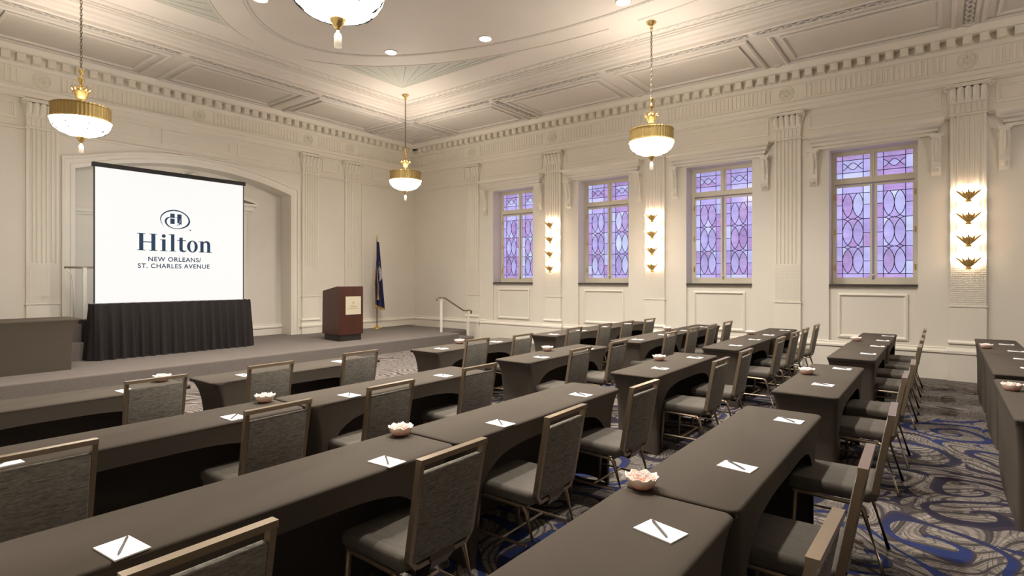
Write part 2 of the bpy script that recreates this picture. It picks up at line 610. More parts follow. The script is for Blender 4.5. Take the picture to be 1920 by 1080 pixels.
m.build('cartouche', TRIM, dc, True)
m = MB(tN)
m.box(4.30, 4.46, 0, .08, SZ, 3.18); m.box(6.44, 6.60, 0, .08, SZ, 3.18)
m.build('door_jamb', TRIM, dc)
for sx in (4.48, 5.46):
    m = MB(tN)
    m.box(sx, sx + .96, 0, .04, SZ, 3.1)
    for z0, z1 in ((.45, 1.2), (1.3, 2.9)):
        m.rectsweep(sx + .1, sx + .86, z0, z1, [(0, .04), (.0, .06), (.05, .06), (.07, .04)])
    m.build('door_leaf', TRIM, dc)
m = MB(tN)
m.box(3.22, 4.05, 0, .09, 2.93, 3.0); m.box(3.22, 4.05, 0, .05, 2.88, 2.93)
m.build('wall_shelf_moulding', TRIM, dc)
for z0, z1 in ((1.1, 2.1), (2.2, 2.75)):
    MB(tN).rectsweep(3.75, 4.15, z0, z1, [(0, 0), (0, .03), (.04, .03), (.05, 0)]).build('panel_moulding', TRIM, dc)

# ---------------------------------------------------------------- arch casing, baseboards, trim
def archcase():
    root = empty('trim_1')
    struct(root, 'moulded casing round the wide arched niche')
    m = MB(WL)
    steps = [(0.0, 0.0), (0.0, .03), (.07, .05), (.075, .03), (.15, .03), (.16, .06), (.20, .06), (.205, 0)]
    pts = [(AX0, SZ), ] + [(x, arch_z(x)) for x in xs] + [(AX1, SZ)]
    # offset outward
    n = len(pts)
    ring = []
    for (o, h) in steps:
        row = []
        for i, (x, z) in enumerate(pts):
            if i == 0: row.append((x - o, h, z))
            elif i == n - 1: row.append((x + o, h, z))
            elif i == 1: row.append((AX0 - o, h, arch_z(AX0) + o * .92))
            elif i == n - 2: row.append((AX1 + o, h, arch_z(AX1) + o * .92))
            else: row.append((x, h, arch_z(x, o)))
        ring.append(row)
    vs = [p for r_ in ring for p in r_]
    fs = []
    for i in range(len(steps) - 1):
        for k in range(n - 1):
            fs.append((i * n + k, i * n + k + 1, (i + 1) * n + k + 1, (i + 1) * n + k))
    m.add(vs, fs)
    m.build('casing', TRIM, root)
archcase()

def base_run(tf, u0, u1, name, zb=0.0):
    m = MB(tf)
    m.box(u0, u1, 0, .035, zb, .44)
    m.prism([(0, .44), (.055, .44), (.055, .47), (.03, .50), (.03, .52), (.0, .53)], u0, u1, (1, 2, 0))
    return m
struct(base_run(WR, Y0, YW, 'b').build('baseboard_right', TRIM), 'tall cream baseboard under the windows')
m = base_run(WL, X0, AX0 - .2, 'b', SZ)
m2 = base_run(WL, AX1 + .2, XW, 'b', SZ)
m.add(m2.v, m2.f)
m3 = base_run(lambda u, n, z: (u, YW + T - .02 - n, z), AX0, AX1, 'b', SZ)
o3 = m3.build('baseboard_niche', TRIM); struct(o3)
struct(m.build('baseboard_left', TRIM), 'tall cream baseboard above the stage')

# ---------------------------------------------------------------- entablature
ENT = [(0, 4.80), (.05, 4.80), (.05, 4.87), (.075, 4.885), (.075, 4.945), (.11, 4.955), (.11, 4.975), (.05, 4.985), (.05, 5.27), (.085, 5.285), (.11, 5.32), (.13, 5.335),
       (.13, 5.46), (.31, 5.46), (.31, 5.49), (.35, 5.545), (.37, 5.57), (0, 5.57)]
MOD = None
def entab(name, tf, u0, u1, label, meds, dstart, dstep, dn):
    root = empty(name)
    struct(root, label)
    m = MB(tf)
    m.prism(ENT, u0, u1, (1, 2, 0))
    m.build('cornice', TRIM, root)
    # fluted frieze
    m = MB(tf)
    u = u0 + .1
    while u < u1 - .05:
        if all(abs(u - c) > 0.27 for c in meds):
            m.prism([(u - .028, .05), (u - .018, .068), (u + .018, .068), (u + .028, .05)], 5.01, 5.25, (0, 1, 2))
            m.box(u - .026, u + .026, .05, .06, 5.10, 5.107)
        u += 0.078
    f = m.build('frieze_fluting', TRIM, root)
    f['kind'] = 'stuff'
    for c in meds:
        m = MB(tf)
        for R, r in ((.125, .012), (.10, .006)):
            m.tube([(c + R * cos(a), .055, 5.13 + R * sin(a)) for a in [2 * pi * k / 20 for k in range(20)]], r, 5, True)
        for k in range(8):
            a = pi * k / 4
            m.tube([(c + .02 * cos(a), .055, 5.13 + .02 * sin(a)), (c + .05 * cos(a), .066, 5.13 + .05 * sin(a)), (c + .085 * cos(a), .055, 5.13 + .085 * sin(a))], [.006, .014, .004], 5)
        m.build('rosette', TRIM, root)
    # modillion blocks, one by one
    m = MB()
    w = .058
    m.box(-w, w, .13, .275, -.125, -.002)
    m.box(-w * .75, w * .75, .275, .283, -.105, -.018)
    m.box(-w * .30, w * .30, .283, .288, -.075, -.035)
    proto = None
    for k in range(dn):
        u = dstart + dstep * k
        if proto is None:
            rot = tf is WR
            mm = MB(lambda a, b, c: ((-b, a, c) if rot else (a, -b, c)))
            mm.v, mm.f = m.v, m.f
            proto = mm.build('modillion', TRIM, root)
            proto.location = tf(u, 0, 5.46)
        else:
            link_copy(proto, 'modillion', tf(u, 0, 5.46), root)
entab('trim_2', WR, Y0, YW, 'window wall entablature with modillions and fluted frieze', [p + .04 for p in PIL], -1.14, .2035, 66)
entab('trim_3', WL, X0, XW, 'stage wall entablature with modillions and fluted frieze', [2.74, 5.36, 7.95, 9.2], 1.81, .2035, 47)

# ---------------------------------------------------------------- pilasters
def pilaster(tf, c, label, idx, hw=.225, pr=.055, base=0.0, low=True):
    root = empty('pilaster')
    struct(root, label)
    # shaft with flutes
    nfl = 6
    pitch = 2 * hw * .88 / nfl
    poly = [(c - hw, 0), (c - hw, pr)]
    x = c - hw * .88
    for k in range(nfl):
        g = pitch * .36
        xc = x + pitch / 2
        poly += [(xc - g, pr), (xc - g * .7, pr - .018), (xc, pr - .026), (xc + g * .7, pr - .018), (xc + g, pr)]
        x += pitch
    poly += [(c + hw, pr), (c + hw, 0)]
    MB(tf).prism(poly, 1.92, 4.26, (0, 1, 2)).build('shaft', TRIM, root)
    # lattice grille zone
    m = MB(tf)
    m.box(c - hw, c + hw, 0, pr - .008, 1.21, 1.92)
    for k in range(13):
        u = c - hw + 2 * hw * (k + .5) / 13
        m.box(u - .008, u + .008, pr - .008, pr - .002, 1.215, 1.915)
    for k in range(20):
        z = 1.225 + .69 * (k + .5) / 20
        m.box(c - hw, c + hw, pr - .008, pr, z - .009, z + .009)
    m.build('lattice_grille', TRIM, root)['kind'] = 'stuff'
    m = MB(tf)
    m.box(c - hw, c + hw, 0, pr, .64, 1.21)
    m.box(c - hw - .015, c + hw + .015, 0, pr + .012, 1.19, 1.215)
    m.prism([(0, .60), (pr + .04, .60), (pr + .04, .62), (pr + .01, .65), (0, .65)], c - hw - .03, c + hw + .03, (1, 2, 0))
    m.box(c - hw - .02, c + hw + .02, 0, pr + .02, max(base, 0), .60)
    m.prism([(0, .44), (pr + .06, .44), (pr + .06, .48), (pr + .03, .53), (0, .53)], c - hw - .06, c + hw + .06, (1, 2, 0))
    m.box(c - hw - .04, c + hw + .04, 0, pr + .045, max(base, 0), .44)
    m.build('pedestal', TRIM, root)
    # capital
    m = MB(tf)
    m.box(c - hw - .02, c + hw + .02, 0, pr + .02, 4.26, 4.29)
    bell = [(c - hw, 0), (c - hw, pr), (c + hw, pr), (c + hw, 0)]
    m.add([(c - hw, 0, 4.29), (c - hw, pr, 4.29), (c + hw, pr, 4.29), (c + hw, 0, 4.29),
           (c - hw - .03, 0, 4.70), (c - hw - .03, pr + .006, 4.70), (c + hw + .03, pr + .006, 4.70), (c + hw + .03, 0, 4.70)],
          [(0, 1, 5, 4), (1, 2, 6, 5), (2, 3, 7, 6)])
    m.box(c - hw - .05, c + hw + .05, 0, pr + .05, 4.745, 4.775)
    m.box(c - hw - .035, c + hw + .035, 0, pr + .04, 4.72, 4.745)
    m.box(c - hw - .008, c + hw + .008, 0, pr + .02, 4.455, 4.475)
    for k in range(7):
        u = c - hw * .9 + 2 * hw * .9 * k / 6
        m.box(u - .022, u + .022, pr, pr + .018, 4.30, 4.44)
    for k in range(5):
        u = c - hw * .86 + 2 * hw * .86 * k / 4
        m.add([(u - .035, pr, 4.48), (u + .035, pr, 4.48), (u - .042, pr + .035, 4.60), (u, pr + .05, 4.60), (u + .042, pr + .035, 4.60),
               (u - .04, pr + .05, 4.68), (u, pr + .07, 4.69), (u + .04, pr + .05, 4.68), (u - .03, pr + .08, 4.70), (u, pr + .09, 4.70), (u + .03, pr + .08, 4.70),
               (u - .018, pr + .085, 4.665), (u + .018, pr + .085, 4.665)],
              [(0, 1, 3, 2), (1, 4, 3), (2, 3, 6, 5), (3, 4, 7, 6), (5, 6, 9, 8), (6, 7, 10, 9), (8, 9, 12, 11), (9, 10, 12)])
    for sgn in (-1, 1):
        cx_, cz_ = c + sgn * (hw + .045), 4.705
        m.tube([(cx_ + sgn * -.045 * (1 - t / 14) * cos(t * .75), pr + .05 + .03, cz_ - .01 + .045 * (1 - t / 14) * sin(t * .75)) for t in range(13)], .013, 5)
        m.tube([(c + sgn * hw, pr * .5, 4.50), (c + sgn * (hw + .02), pr * .6, 4.62), (c + sgn * (hw + .06), pr * .6, 4.71)], [.02, .025, .03], 6)
    m.build('capital', TRIM, root)
    return root
names = ['window wall pilaster nearest the stage corner', 'window wall pilaster with sconce between first and second window',
         'window wall pilaster with sconce between second and third window', 'plain window wall pilaster between third and fourth window',
         'window wall pilaster with sconce right of the fourth window', 'window wall pilaster beyond the right edge']
for k, c in enumerate(PIL[:5]):
    pilaster(WR, c + (.02 if k else .03), names[k], k)
for c, lb in ((2.75, 'stage wall pilaster left of the arched niche'), (8.02, 'stage wall pilaster right of the arched niche'), (9.27, 'stage wall pilaster nearest the flag'), (1.5, 'stage wall pilaster at the far left')):
    pilaster(WL, c, lb, 0, .225, .05, SZ)

# string course and frieze panels between pilasters
def upper(tf, spans, name, label, panels):
    root = empty(name)
    struct(root, label)
    m = MB(tf)
    for a, b in spans:
        m.prism([(0, 4.235), (.035, 4.235), (.045, 4.25), (.045, 4.265), (.02, 4.285), (0, 4.29)], a, b, (1, 2, 0))
        m.prism([(0, 4.765), (.03, 4.775), (.03, 4.80), (0, 4.80)], a, b, (1, 2, 0))
    m.build('string_course', TRIM, root)
    for a, b in panels:
        MB(tf).rectsweep(a, b, 4.40, 4.70, [(0, 0), (0.0, .018), (.03, .022), (.035, .008), (.055, .008), (.06, 0)]).build('panel_moulding', TRIM, root)
hw_ = .225
sp = [(PIL[0] + hw_, YW)] + [(PIL[k + 1] + hw_, PIL[k] - hw_) for k in range(4)] + [(Y0, PIL[4] - hw_)]
upper(WR, sp, 'trim_4', 'string course and frieze panels above the windows', [(PIL[k + 1] + .36, PIL[k] - .32) for k in range(5)] + [(PIL[0] + .36, YW - .25)])
upper(WL, [(X0, 2.52), (2.98, 7.79), (8.25, 9.04), (9.5, XW)], 'trim_5', 'string course and frieze panels above the arched niche',
      [(3.12, 4.52), (4.66, 6.06), (6.20, 7.62), (8.38, 8.92), (9.95, 11.3), (1.8, 2.4)])
# pilaster side strips right of stage wall (flat panel lines)
m = MB(WL)
m.box(9.60, 9.66, 0, .03, .53, 4.23)
struct(m.build('trim_6', TRIM), 'narrow vertical moulding on the stage wall beside the flag')

# ---------------------------------------------------------------- stained glass
def strips(xgrid, curves, sig):
    """curves: list of (xa, xb, f). returns {piece: [trapezoids]}"""
    traps = []
    for a, b in zip(xgrid, xgrid[1:]):
        mid = (a + b) / 2
        cs = [f for (xa, xb, f) in curves if xa - 1e-6 <= a and b <= xb + 1e-6]
        cs.sort(key=lambda f: f(mid))
        col = []
        for f, g in zip(cs, cs[1:]):
            if g(mid) - f(mid) < 0.0015:
                continue
            ym = (f(mid) + g(mid)) / 2
            col.append((a, b, f(a), g(a), f(b), g(b), sig(mid, ym)))
        traps.append(col)
    lab = {}
    groups = []
    for i, col in enumerate(traps):
        for j, t in enumerate(col):
            hit = None
            if i:
                for j2, q in enumerate(traps[i - 1]):
                    if q[6] == t[6] and min(q[5], t[3]) - max(q[4], t[2]) > 0.002:
                        if hit is None:
                            hit = lab[(i - 1, j2)]
                            groups[hit].append(t)
                            lab[(i, j)] = hit
                        elif lab[(i - 1, j2)] != hit:
                            old = lab[(i - 1, j2)]
                            groups[hit] += groups[old]
                            groups[old] = []
                            for key in lab:
                                if lab[key] == old:
                                    lab[key] = hit
            # merge vertically adjacent with equal signature handled by signature design
            if hit is None:
                groups.append([t])
                lab[(i, j)] = len(groups) - 1
    return [g for g in groups if g]

def piece_mesh(traps, th=0.006):
    verts, idx, faces = [], {}, []
    def vi(x, y):
        k = (round(x, 5), round(y, 5))
        if k not in idx:
            idx[k] = len(verts)
            verts.append(k)
        return idx[k]
    for a, b, f0, g0, f1, g1, s_ in traps:
        q = []
        for p in ((a, f0), (b, f1), (b, g1), (a, g0)):
            v = vi(*p)
            if v not in q:
                q.append(v)
        if len(q) > 2:
            faces.append(tuple(q))
    cnt = {}
    for f in faces:
        for i in range(len(f)):
            e = (f[i], f[(i + 1) % len(f)])
            k = tuple(sorted(e))
            cnt.setdefault(k, []).append(e)
    n = len(verts)
    V = [(x, 0.0, y) for x, y in verts] + [(x, th, y) for x, y in verts]
    F = list(faces) + [tuple(n + i for i in f[::-1]) for f in faces]
    for k, es in cnt.items():
        if len(es) == 1:
            i, j = es[0]
            F.append((j, i, n + i, n + j))
    return V, F

GW = 0.52
def casement_pattern():
    h = 1.655
    x1, x2 = .175 * GW, .80 * GW
    xc, w = (x1 + x2) / 2, (x2 - x1)
    ytop, ybot = h * .93, h * .042
    Pd = h * .311
    mids = [ytop - .128 * h - Pd * k for k in range(3)]
    ell = []
    for my in mids:
        for cx in (x1, xc, x2):
            ell.append((cx, my, w / 2, Pd / 2 - 0.001))
    gx = [x1 + w / 2 * v for v in (0, .03, .12, .25, .375, .5, .625, .75, .88, .97, 1)]
    gx = gx + [2 * xc - v for v in gx[-2::-1]]
    curves = []
    E0, E1 = x1, x2
    const = lambda y: (lambda x: y)
    for y in (0, ybot, ytop, h):
        curves.append((0, GW, const(y)))
    ticks = []
    for k in range(6):
        y = ytop - .128 * h - Pd * k / 2
        if ybot + .05 < y < ytop - .05:
            ticks.append(y)
            curves.append((0, x1, const(y)))
            curves.append((x2, GW, const(y)))
    clip = lambda y: min(max(y, ybot), ytop)
    for cx, my, rx, ry in ell:
        xa, xb = max(x1, cx - rx), min(x2, cx + rx)
        curves.append((xa, xb, lambda x, cx=cx, my=my, rx=rx, ry=ry: clip(my + ry * sqrt(max(0, 1 - ((x - cx) / rx) ** 2)))))
        curves.append((xa, xb, lambda x, cx=cx, my=my, rx=rx, ry=ry: clip(my - ry * sqrt(max(0, 1 - ((x - cx) / rx) ** 2)))))
    def sig(x, y):
        zone = 0 if x < x1 else (2 if x > x2 else 1)
        band = 0 if y < ybot else (2 if y > ytop else 1)
        if zone != 1 or band != 1:
            return (zone, band, sum(y > t for t in ticks) if band == 1 else -1)
        return (zone, band) + tuple(((x - cx) / rx) ** 2 + ((y - my) / ry) ** 2 < 1 for cx, my, rx, ry in ell)
    pieces = strips([0] + gx + [GW], curves, sig)
    lines = [[(0, ybot), (GW, ybot)], [(0, ytop), (GW, ytop)], [(x1, 0), (x1, h)], [(x2, 0), (x2, h)]]
    for y in ticks:
        lines += [[(0, y), (x1, y)], [(x2, y), (GW, y)]]
    for cx, my, rx, ry in ell:
        for a0, a1 in ((0, 2 * pi),):
            seg = []
            for k in range(161):
                a = 2 * pi * k / 160
                px_, py_ = cx + rx * cos(a), my + ry * sin(a)
                if x1 - 1e-4 <= px_ <= x2 + 1e-4 and ybot <= py_ <= ytop:
                    seg.append((px_, py_))
                else:
                    if len(seg) > 1: lines.append(seg)
                    seg = []
            if len(seg) > 1: lines.append(seg)
    return pieces, lines, h

def top_pattern():
    h = .41
    x1, x2 = .18 * GW, .80 * GW
    xc, w = (x1 + x2) / 2, x2 - x1
    yl, yh, ym = .24 * h, .80 * h, .52 * h
    A = .15 * h
    k_ = 1.5 * pi / w
    const = lambda y: (lambda x: y)
    curves = [(0, GW, const(0)), (0, GW, const(yl)), (0, GW, const(yh)), (0, GW, const(h))]
    curves += [(x1, x2, lambda x: ym + A * cos((x - xc) * k_ * 1.33)), (x1, x2, lambda x: ym - A * cos((x - xc) * k_ * 1.33))]
    c1, c2 = curves[-2][2], curves[-1][2]
    qx = pi / 2 / (k_ * 1.33)
    gx = sorted(set([x1, x2, xc, xc - qx, xc + qx] + [xc - qx * t for t in (.25, .5, .75)] + [xc + qx * t for t in (.25, .5, .75)] + [xc - qx - (xc - qx - x1) * t for t in (.33, .66)] + [xc + qx + (x2 - xc - qx) * t for t in (.33, .66)]))
    def sig(x, y):
        zone = 0 if x < x1 else (2 if x > x2 else 1)
        band = 0 if y < yl else (2 if y > yh else 1)
        if zone == 1 and band == 1:
            return (1, 1, y > c1(x), y > c2(x))
        return (zone, band)
    pieces = strips([0] + gx + [GW], curves, sig)
    lines = [[(0, yl), (GW, yl)], [(0, yh), (GW, yh)], [(x1, 0), (x1, h)], [(x2, 0), (x2, h)]]
    lines += [[(x, c1(x)) for x in gx], [(x, c2(x)) for x in gx]]
    return pieces, lines, h

def came_mesh(lines, wd=.0058):
    m = MB()
    for ln in lines:
        for (xa, ya), (xb, yb) in zip(ln, ln[1:]):
            d = hypot(xb - xa, yb - ya)
            if d < 1e-6: continue
            nx, ny = -(yb - ya) / d * wd, (xb - xa) / d * wd
            ex, ey = (xb - xa) / d * .002, (yb - ya) / d * .002
            q = [(xa - ex + nx, ya - ey + ny), (xa - ex - nx, ya - ey - ny), (xb + ex - nx, yb + ey - ny), (xb + ex + nx, yb + ey + ny)]
            m.add([(x, -.004, y) for x, y in q] + [(x, .009, y) for x, y in q], [(0, 1, 2, 3), (7, 6, 5, 4), (0, 4, 5, 1), (1, 5, 6, 2), (2, 6, 7, 3), (3, 7, 4, 0)])
    return m

def me_from(V, F, name, m):
    me = bpy.data.meshes.new(name)
    me.from_pydata(V, [], F)
    me.materials.append(m)
    me.update()
    return me

PAT = {}
for key, fn in (('c', casement_pattern), ('t', top_pattern)):
    pcs, lines, h = fn()
    # local x runs against world Y so that the drawing reads from inside the room
    rotp = lambda V: [(-y if False else y, -x, z) for x, y, z in V]
    meshes, allV, allF = [], [], []
    for g in pcs:
        V, F = piece_mesh(g)
        V = rotp(V)
        meshes.append(me_from(V, F, 'glass_piece', GLASS))
        o = len(allV)
        allV += V
        allF += [tuple(o + i for i in f) for f in F]
    joined = me_from(allV, allF, 'glass_pieces', GLASS)
    cm = came_mesh(lines)
    cme = me_from(rotp(cm.v), cm.f, 'lead_cames', LEAD)
    PAT[key] = (meshes, joined, cme, h)

def obj_of(me, name, loc, parent):
    o = bpy.data.objects.new(name, me)
    COL.objects.link(o)
    o.location = loc
    o.parent = parent
    return o

def window(i, wc, fine):
    root = empty('window_%d' % (i + 1))
    struct(root, ['stained glass window nearest the stage corner', 'second stained glass window from the stage', 'third stained glass window from the stage',
                  'widest looking stained glass window, left of the right-hand sconce', 'window at the right edge with only its sill and hood showing'][i])
    XF = XW + .395
    tf = lambda u, n, z: (XF - n, wc + u, z)
    m = MB(tf)
    m.box(-.655, -.60, 0, .05, ZS, ZT); m.box(.60, .655, 0, .05, ZS, ZT)
    m.box(-.60, .60, 0, .05, ZS, ZS + .085); m.box(-.60, .60, 0, .05, 3.935, ZT)
    m.box(-.60, .60, 0, .06, 3.385, 3.46)
    m.box(-.018, .018, 0, .055, 3.40, 3.95)
    m.build('frame', CASEM, root)
    for sgn in (-1, 1):
        # u runs with world Y: +1 is the left leaf in the picture
        uc = sgn * .315
        for key, z0, zh in (('t', 3.492, .41), ('c', 1.668, 1.655)):
            meshes, joined, cme, h = PAT[key]
            sash = MB(tf)
            a0, a1 = uc - GW / 2, uc + GW / 2
            bw = .025 if sgn * -1 < 0 else .03
            sash.box(a0 - .034, a0, 0, .04, z0 - .035, z0 + zh + .035); sash.box(a1, a1 + .034, 0, .04, z0 - .035, z0 + zh + .035)
            sash.box(a0, a1, 0, .04, z0 - .035, z0); sash.box(a0, a1, 0, .04, z0 + zh, z0 + zh + .035)
            so = sash.build('top_light' if key == 't' else 'casement', CASEM, root)
            loc = (XF - .02, wc + a1, z0)
            obj_of(cme, 'lead_cames', loc, so)
            if fine:
                for me in meshes:
                    obj_of(me, 'glass_piece', loc, so)
            else:
                j = obj_of(joined, 'glass_pieces', loc, so)
                j['kind'] = 'stuff'
    for sgn in (-1, 1):
        for z in (1.85, 2.5, 3.15):
            MB(tf).lathe([(.012, -.05), (.012, .05)], 6, (sgn * .605, .062, z)).build('hinge', GOLD, root)
    MB(tf).lathe([(.018, 0), (.022, .01), (.012, .03)], 8, (0, .055, 1.70)).build('latch', CASEM, root)
    # sill
    t2 = lambda u, n, z: (XW - n, wc + u, z)
    m = MB(t2)
    m.box(-WH, WH, -.42, .012, ZS - .03, ZS + .0)
    m.build('sill', DARKSILL, root)
    m = MB(t2)
    m.rectsweep(-.52, .52, .59, 1.385, [(0, -.05), (0, -.028), (.03, -.018), (.045, -.03), (.06, -.05)])
    m.build('panel_moulding', TRIM, root)
    # hood on corbels
    m = MB(t2)
    hood = [(0, 4.0), (.05, 4.0), (.05, 4.05), (.09, 4.06), (.10, 4.10), (.15, 4.13), (.16, 4.16), (.22, 4.20), (.24, 4.235), (.24, 4.25), (0, 4.26)]
    steps = [(p, z) for p, z in hood]
    vs, fs = [], []
    hwid = .86
    for p, z in steps:
        e = hwid + p * .62
        vs += [(-e, 0, z), (-e, p, z), (e, p, z), (e, 0, z)]
    for k in range(len(steps) - 1):
        for q in range(3):
            fs.append((k * 4 + q, k * 4 + q + 1, k * 4 + 5 + q, k * 4 + 4 + q))
    m.add(vs, fs)
    m.build('hood', TRIM, root)
    for sgn in (-1, 1):
        m = MB(t2)
        u = sgn * .90
        prof = [(0, 4.0), (.15, 4.0), (.16, 3.93), (.14, 3.88), (.12, 3.80), (.075, 3.66), (.07, 3.56), (.085, 3.48), (.06, 3.42), (.02, 3.36), (0, 3.34)]
        n = len(prof)
        for k, (p, z) in enumerate(prof[1:-1]):
            pass
        m.prism(prof, u - .065, u + .065, (1, 2, 0))
        m.box(u - .085, u + .085, 0, .17, 3.955, 4.0)
        m.tube([(u - .07, .10 + .035 * cos(a), 3.88 + .035 * sin(a)) for a in [k * pi / 4 for k in range(7)]], .012, 5)
        m.tube([(u + .07, .10 + .035 * cos(a), 3.88 + .035 * sin(a)) for a in [k * pi / 4 for k in range(7)]], .012, 5)
        m.tube([(u, .165, 3.93), (u, .135, 3.80), (u, .09, 3.66), (u, .085, 3.56)], [.012, .03, .022, .01], 6)
        m.lathe([(.0, -.03), (.03, -.02), (.04, .0), (.03, .03), (.01, .04)], 8, (u, .05, 3.42))
        m.build('corbel', TRIM, root)
for i, w in enumerate(WIN):
    window(i, w, i in (2, 3))

# ---------------------------------------------------------------- ceiling
IX0, IX1 = 1.58, 9.32
IY0, IY1 = -2.95, 10.37
ceil_ = empty('ceiling')
struct(ceil_, 'coffered cream ceiling with oval centre field')
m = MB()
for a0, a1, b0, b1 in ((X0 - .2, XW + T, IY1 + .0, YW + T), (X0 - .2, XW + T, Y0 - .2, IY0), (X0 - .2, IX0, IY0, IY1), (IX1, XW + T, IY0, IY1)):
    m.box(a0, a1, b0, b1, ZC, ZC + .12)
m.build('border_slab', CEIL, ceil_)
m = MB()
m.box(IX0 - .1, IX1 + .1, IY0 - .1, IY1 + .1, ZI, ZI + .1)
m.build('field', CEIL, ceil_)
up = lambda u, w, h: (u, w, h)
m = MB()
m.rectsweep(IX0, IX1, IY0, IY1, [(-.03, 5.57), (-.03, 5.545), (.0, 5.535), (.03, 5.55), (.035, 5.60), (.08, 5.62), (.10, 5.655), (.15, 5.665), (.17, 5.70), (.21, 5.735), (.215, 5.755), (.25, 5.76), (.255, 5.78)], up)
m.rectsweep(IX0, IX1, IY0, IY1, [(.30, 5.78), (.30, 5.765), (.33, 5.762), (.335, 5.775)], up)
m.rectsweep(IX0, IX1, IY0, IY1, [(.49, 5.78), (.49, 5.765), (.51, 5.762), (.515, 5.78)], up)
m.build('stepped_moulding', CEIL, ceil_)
m = MB()
def bead(m, x, y, z, r, l, ax):
    a, b = (l, r) if ax == 0 else (r, l)
    m.add([(x - a, y, z), (x, y - b, z), (x + a, y, z), (x, y + b, z), (x, y, z - r * .8)], [(0, 1, 4), (1, 2, 4), (2, 3, 4), (3, 0, 4)])
o = .41
y = IY0 + o
k = 0
while y < IY1 - o:
    for x in (IX0 + o, IX1 - o):
        bead(m, x + (.03 if k % 2 else -.03), y, ZI, .022, .036, 1)
    y += .085; k += 1
x = IX0 + o
while x < IX1 - o:
    for y in (IY0 + o, IY1 - o):
        bead(m, x, y + (.03 if k % 2 else -.03), ZI, .022, .036, 0)
    x += .085; k += 1
m.build('leaf_band', CEIL, ceil_)['kind'] = 'stuff'

# guilloche bands
def guilloche(m, p0, p1, wd, z):
    d = Vector((p1[0] - p0[0], p1[1] - p0[1]))
    n = int(d.length / .045)
    t = d.normalized()
    q = Vector((-t.y, t.x))
    for ph in (0, pi):
        pts = []
        for k in range(n + 1):
            s_ = d.length * k / n
            off = wd * .32 * sin(2 * pi * s_ / .36 + ph)
            c = Vector(p0) + t * s_ + q * off
            pts.append((c.x, c.y, z - .012))
        m.tube(pts, .012, 4)
gm, gb = MB(), MB()
go = .14
gl = [((IX0 - go, IY1 + go), (IX1 + go, IY1 + go)), ((IX1 + go, IY0 - go), (IX1 + go, IY1 + go)), ((IX0 - go, IY0 - go), (IX0 - go, IY1 + go))]
for a, b in gl:
    guilloche(gm, a, b, .15, ZC)
gb.rectsweep(IX0 - .215, IX1 + .215, IY0 - .215, IY1 + .215, [(0, ZC - .004), (.15, ZC - .004)], up)
cross = [10.55 - 2.72 * k for k in range(6)]
bx = IX1 + .25
for yc in cross:
    wide = abs(yc - cross[4]) < .01
    gb.box(bx, XW - .4, yc - .07, yc + .07, ZC - .004, ZC) if wide or yc == cross[0] or yc == cross[1] else None
    if wide or yc == cross[0] or yc == cross[1]:
        guilloche(gm, (bx, yc), (XW - .4, yc), .14, ZC)
crossx = [9.53, 6.9, 4.27, 1.64]
for xc in (crossx[0], crossx[3]):
    gb.box(xc - .07, xc + .07, IY1 + .25, YW - .4, ZC - .004, ZC)
    guilloche(gm, (xc, IY1 + .25), (xc, YW - .4), .14, ZC)
gb.build('guilloche_ground', GUIL, ceil_)
gm.build('guilloche', CEIL, ceil_)['kind'] = 'stuff'
for yc in cross:
    for xx_ in (IX1 + .14, XW - .44):
        MB().lathe([(.0, -.035), (.05, -.03), (.075, -.012), (.09, 0)], 10, (xx_, yc, ZC), cap=False).build('boss', CEIL, ceil_)
for xc in crossx:
    MB().lathe([(.0, -.035), (.05, -.03), (.075, -.012), (.09, 0)], 10, (xc, IY1 + .14, ZC), cap=False).build('boss', CEIL, ceil_)
# coffers
def coffer(x0, x1, y0, y1, rings=1):
    m = MB()
    m.rectsweep(x0, x1, y0, y1, [(0, ZC), (0, ZC - .03), (.03, ZC - .045), (.06, ZC - .03), (.065, ZC - .005)], up)
    m.rectsweep(x0, x1, y0, y1, [(.17, ZC - .005), (.17, ZC - .03), (.20, ZC - .035), (.22, ZC - .015), (.225, ZC - .003)], up)
    if rings > 1:
        for k in range(1, rings):
            o_ = .17 + .16 * k
            m.rectsweep(x0, x1, y0, y1, [(o_, ZC - .003), (o_, ZC - .03), (o_ + .05, ZC - .03), (o_ + .055, ZC - .003)], up)
    m.add([(x0 + .225, y0 + .225, ZC - .002), (x1 - .225, y0 + .225, ZC - .002), (x1 - .225, y1 - .225, ZC - .002), (x0 + .225, y1 - .225, ZC - .002)], [(3, 2, 1, 0)])
    o = m.build('coffer', CEIL, ceil_)
    o.data.materials.append(CEILP)
    o.data.polygons[len(o.data.polygons) - 1].material_index = 1
cx0, cx1 = IX1 + .30, XW - .44
for k in range(5):
    coffer(cx0, cx1, cross[k + 1] + .15, cross[k] - .15)
for a, b in zip(crossx[1:], crossx):
    coffer(a + .13, b - .13, IY1 + .30, YW - .44)
coffer(cx0, cx1, IY1 + .30, YW - .44, 4)
coffer(-.3, 1.35, IY1 + .30, YW - .44)
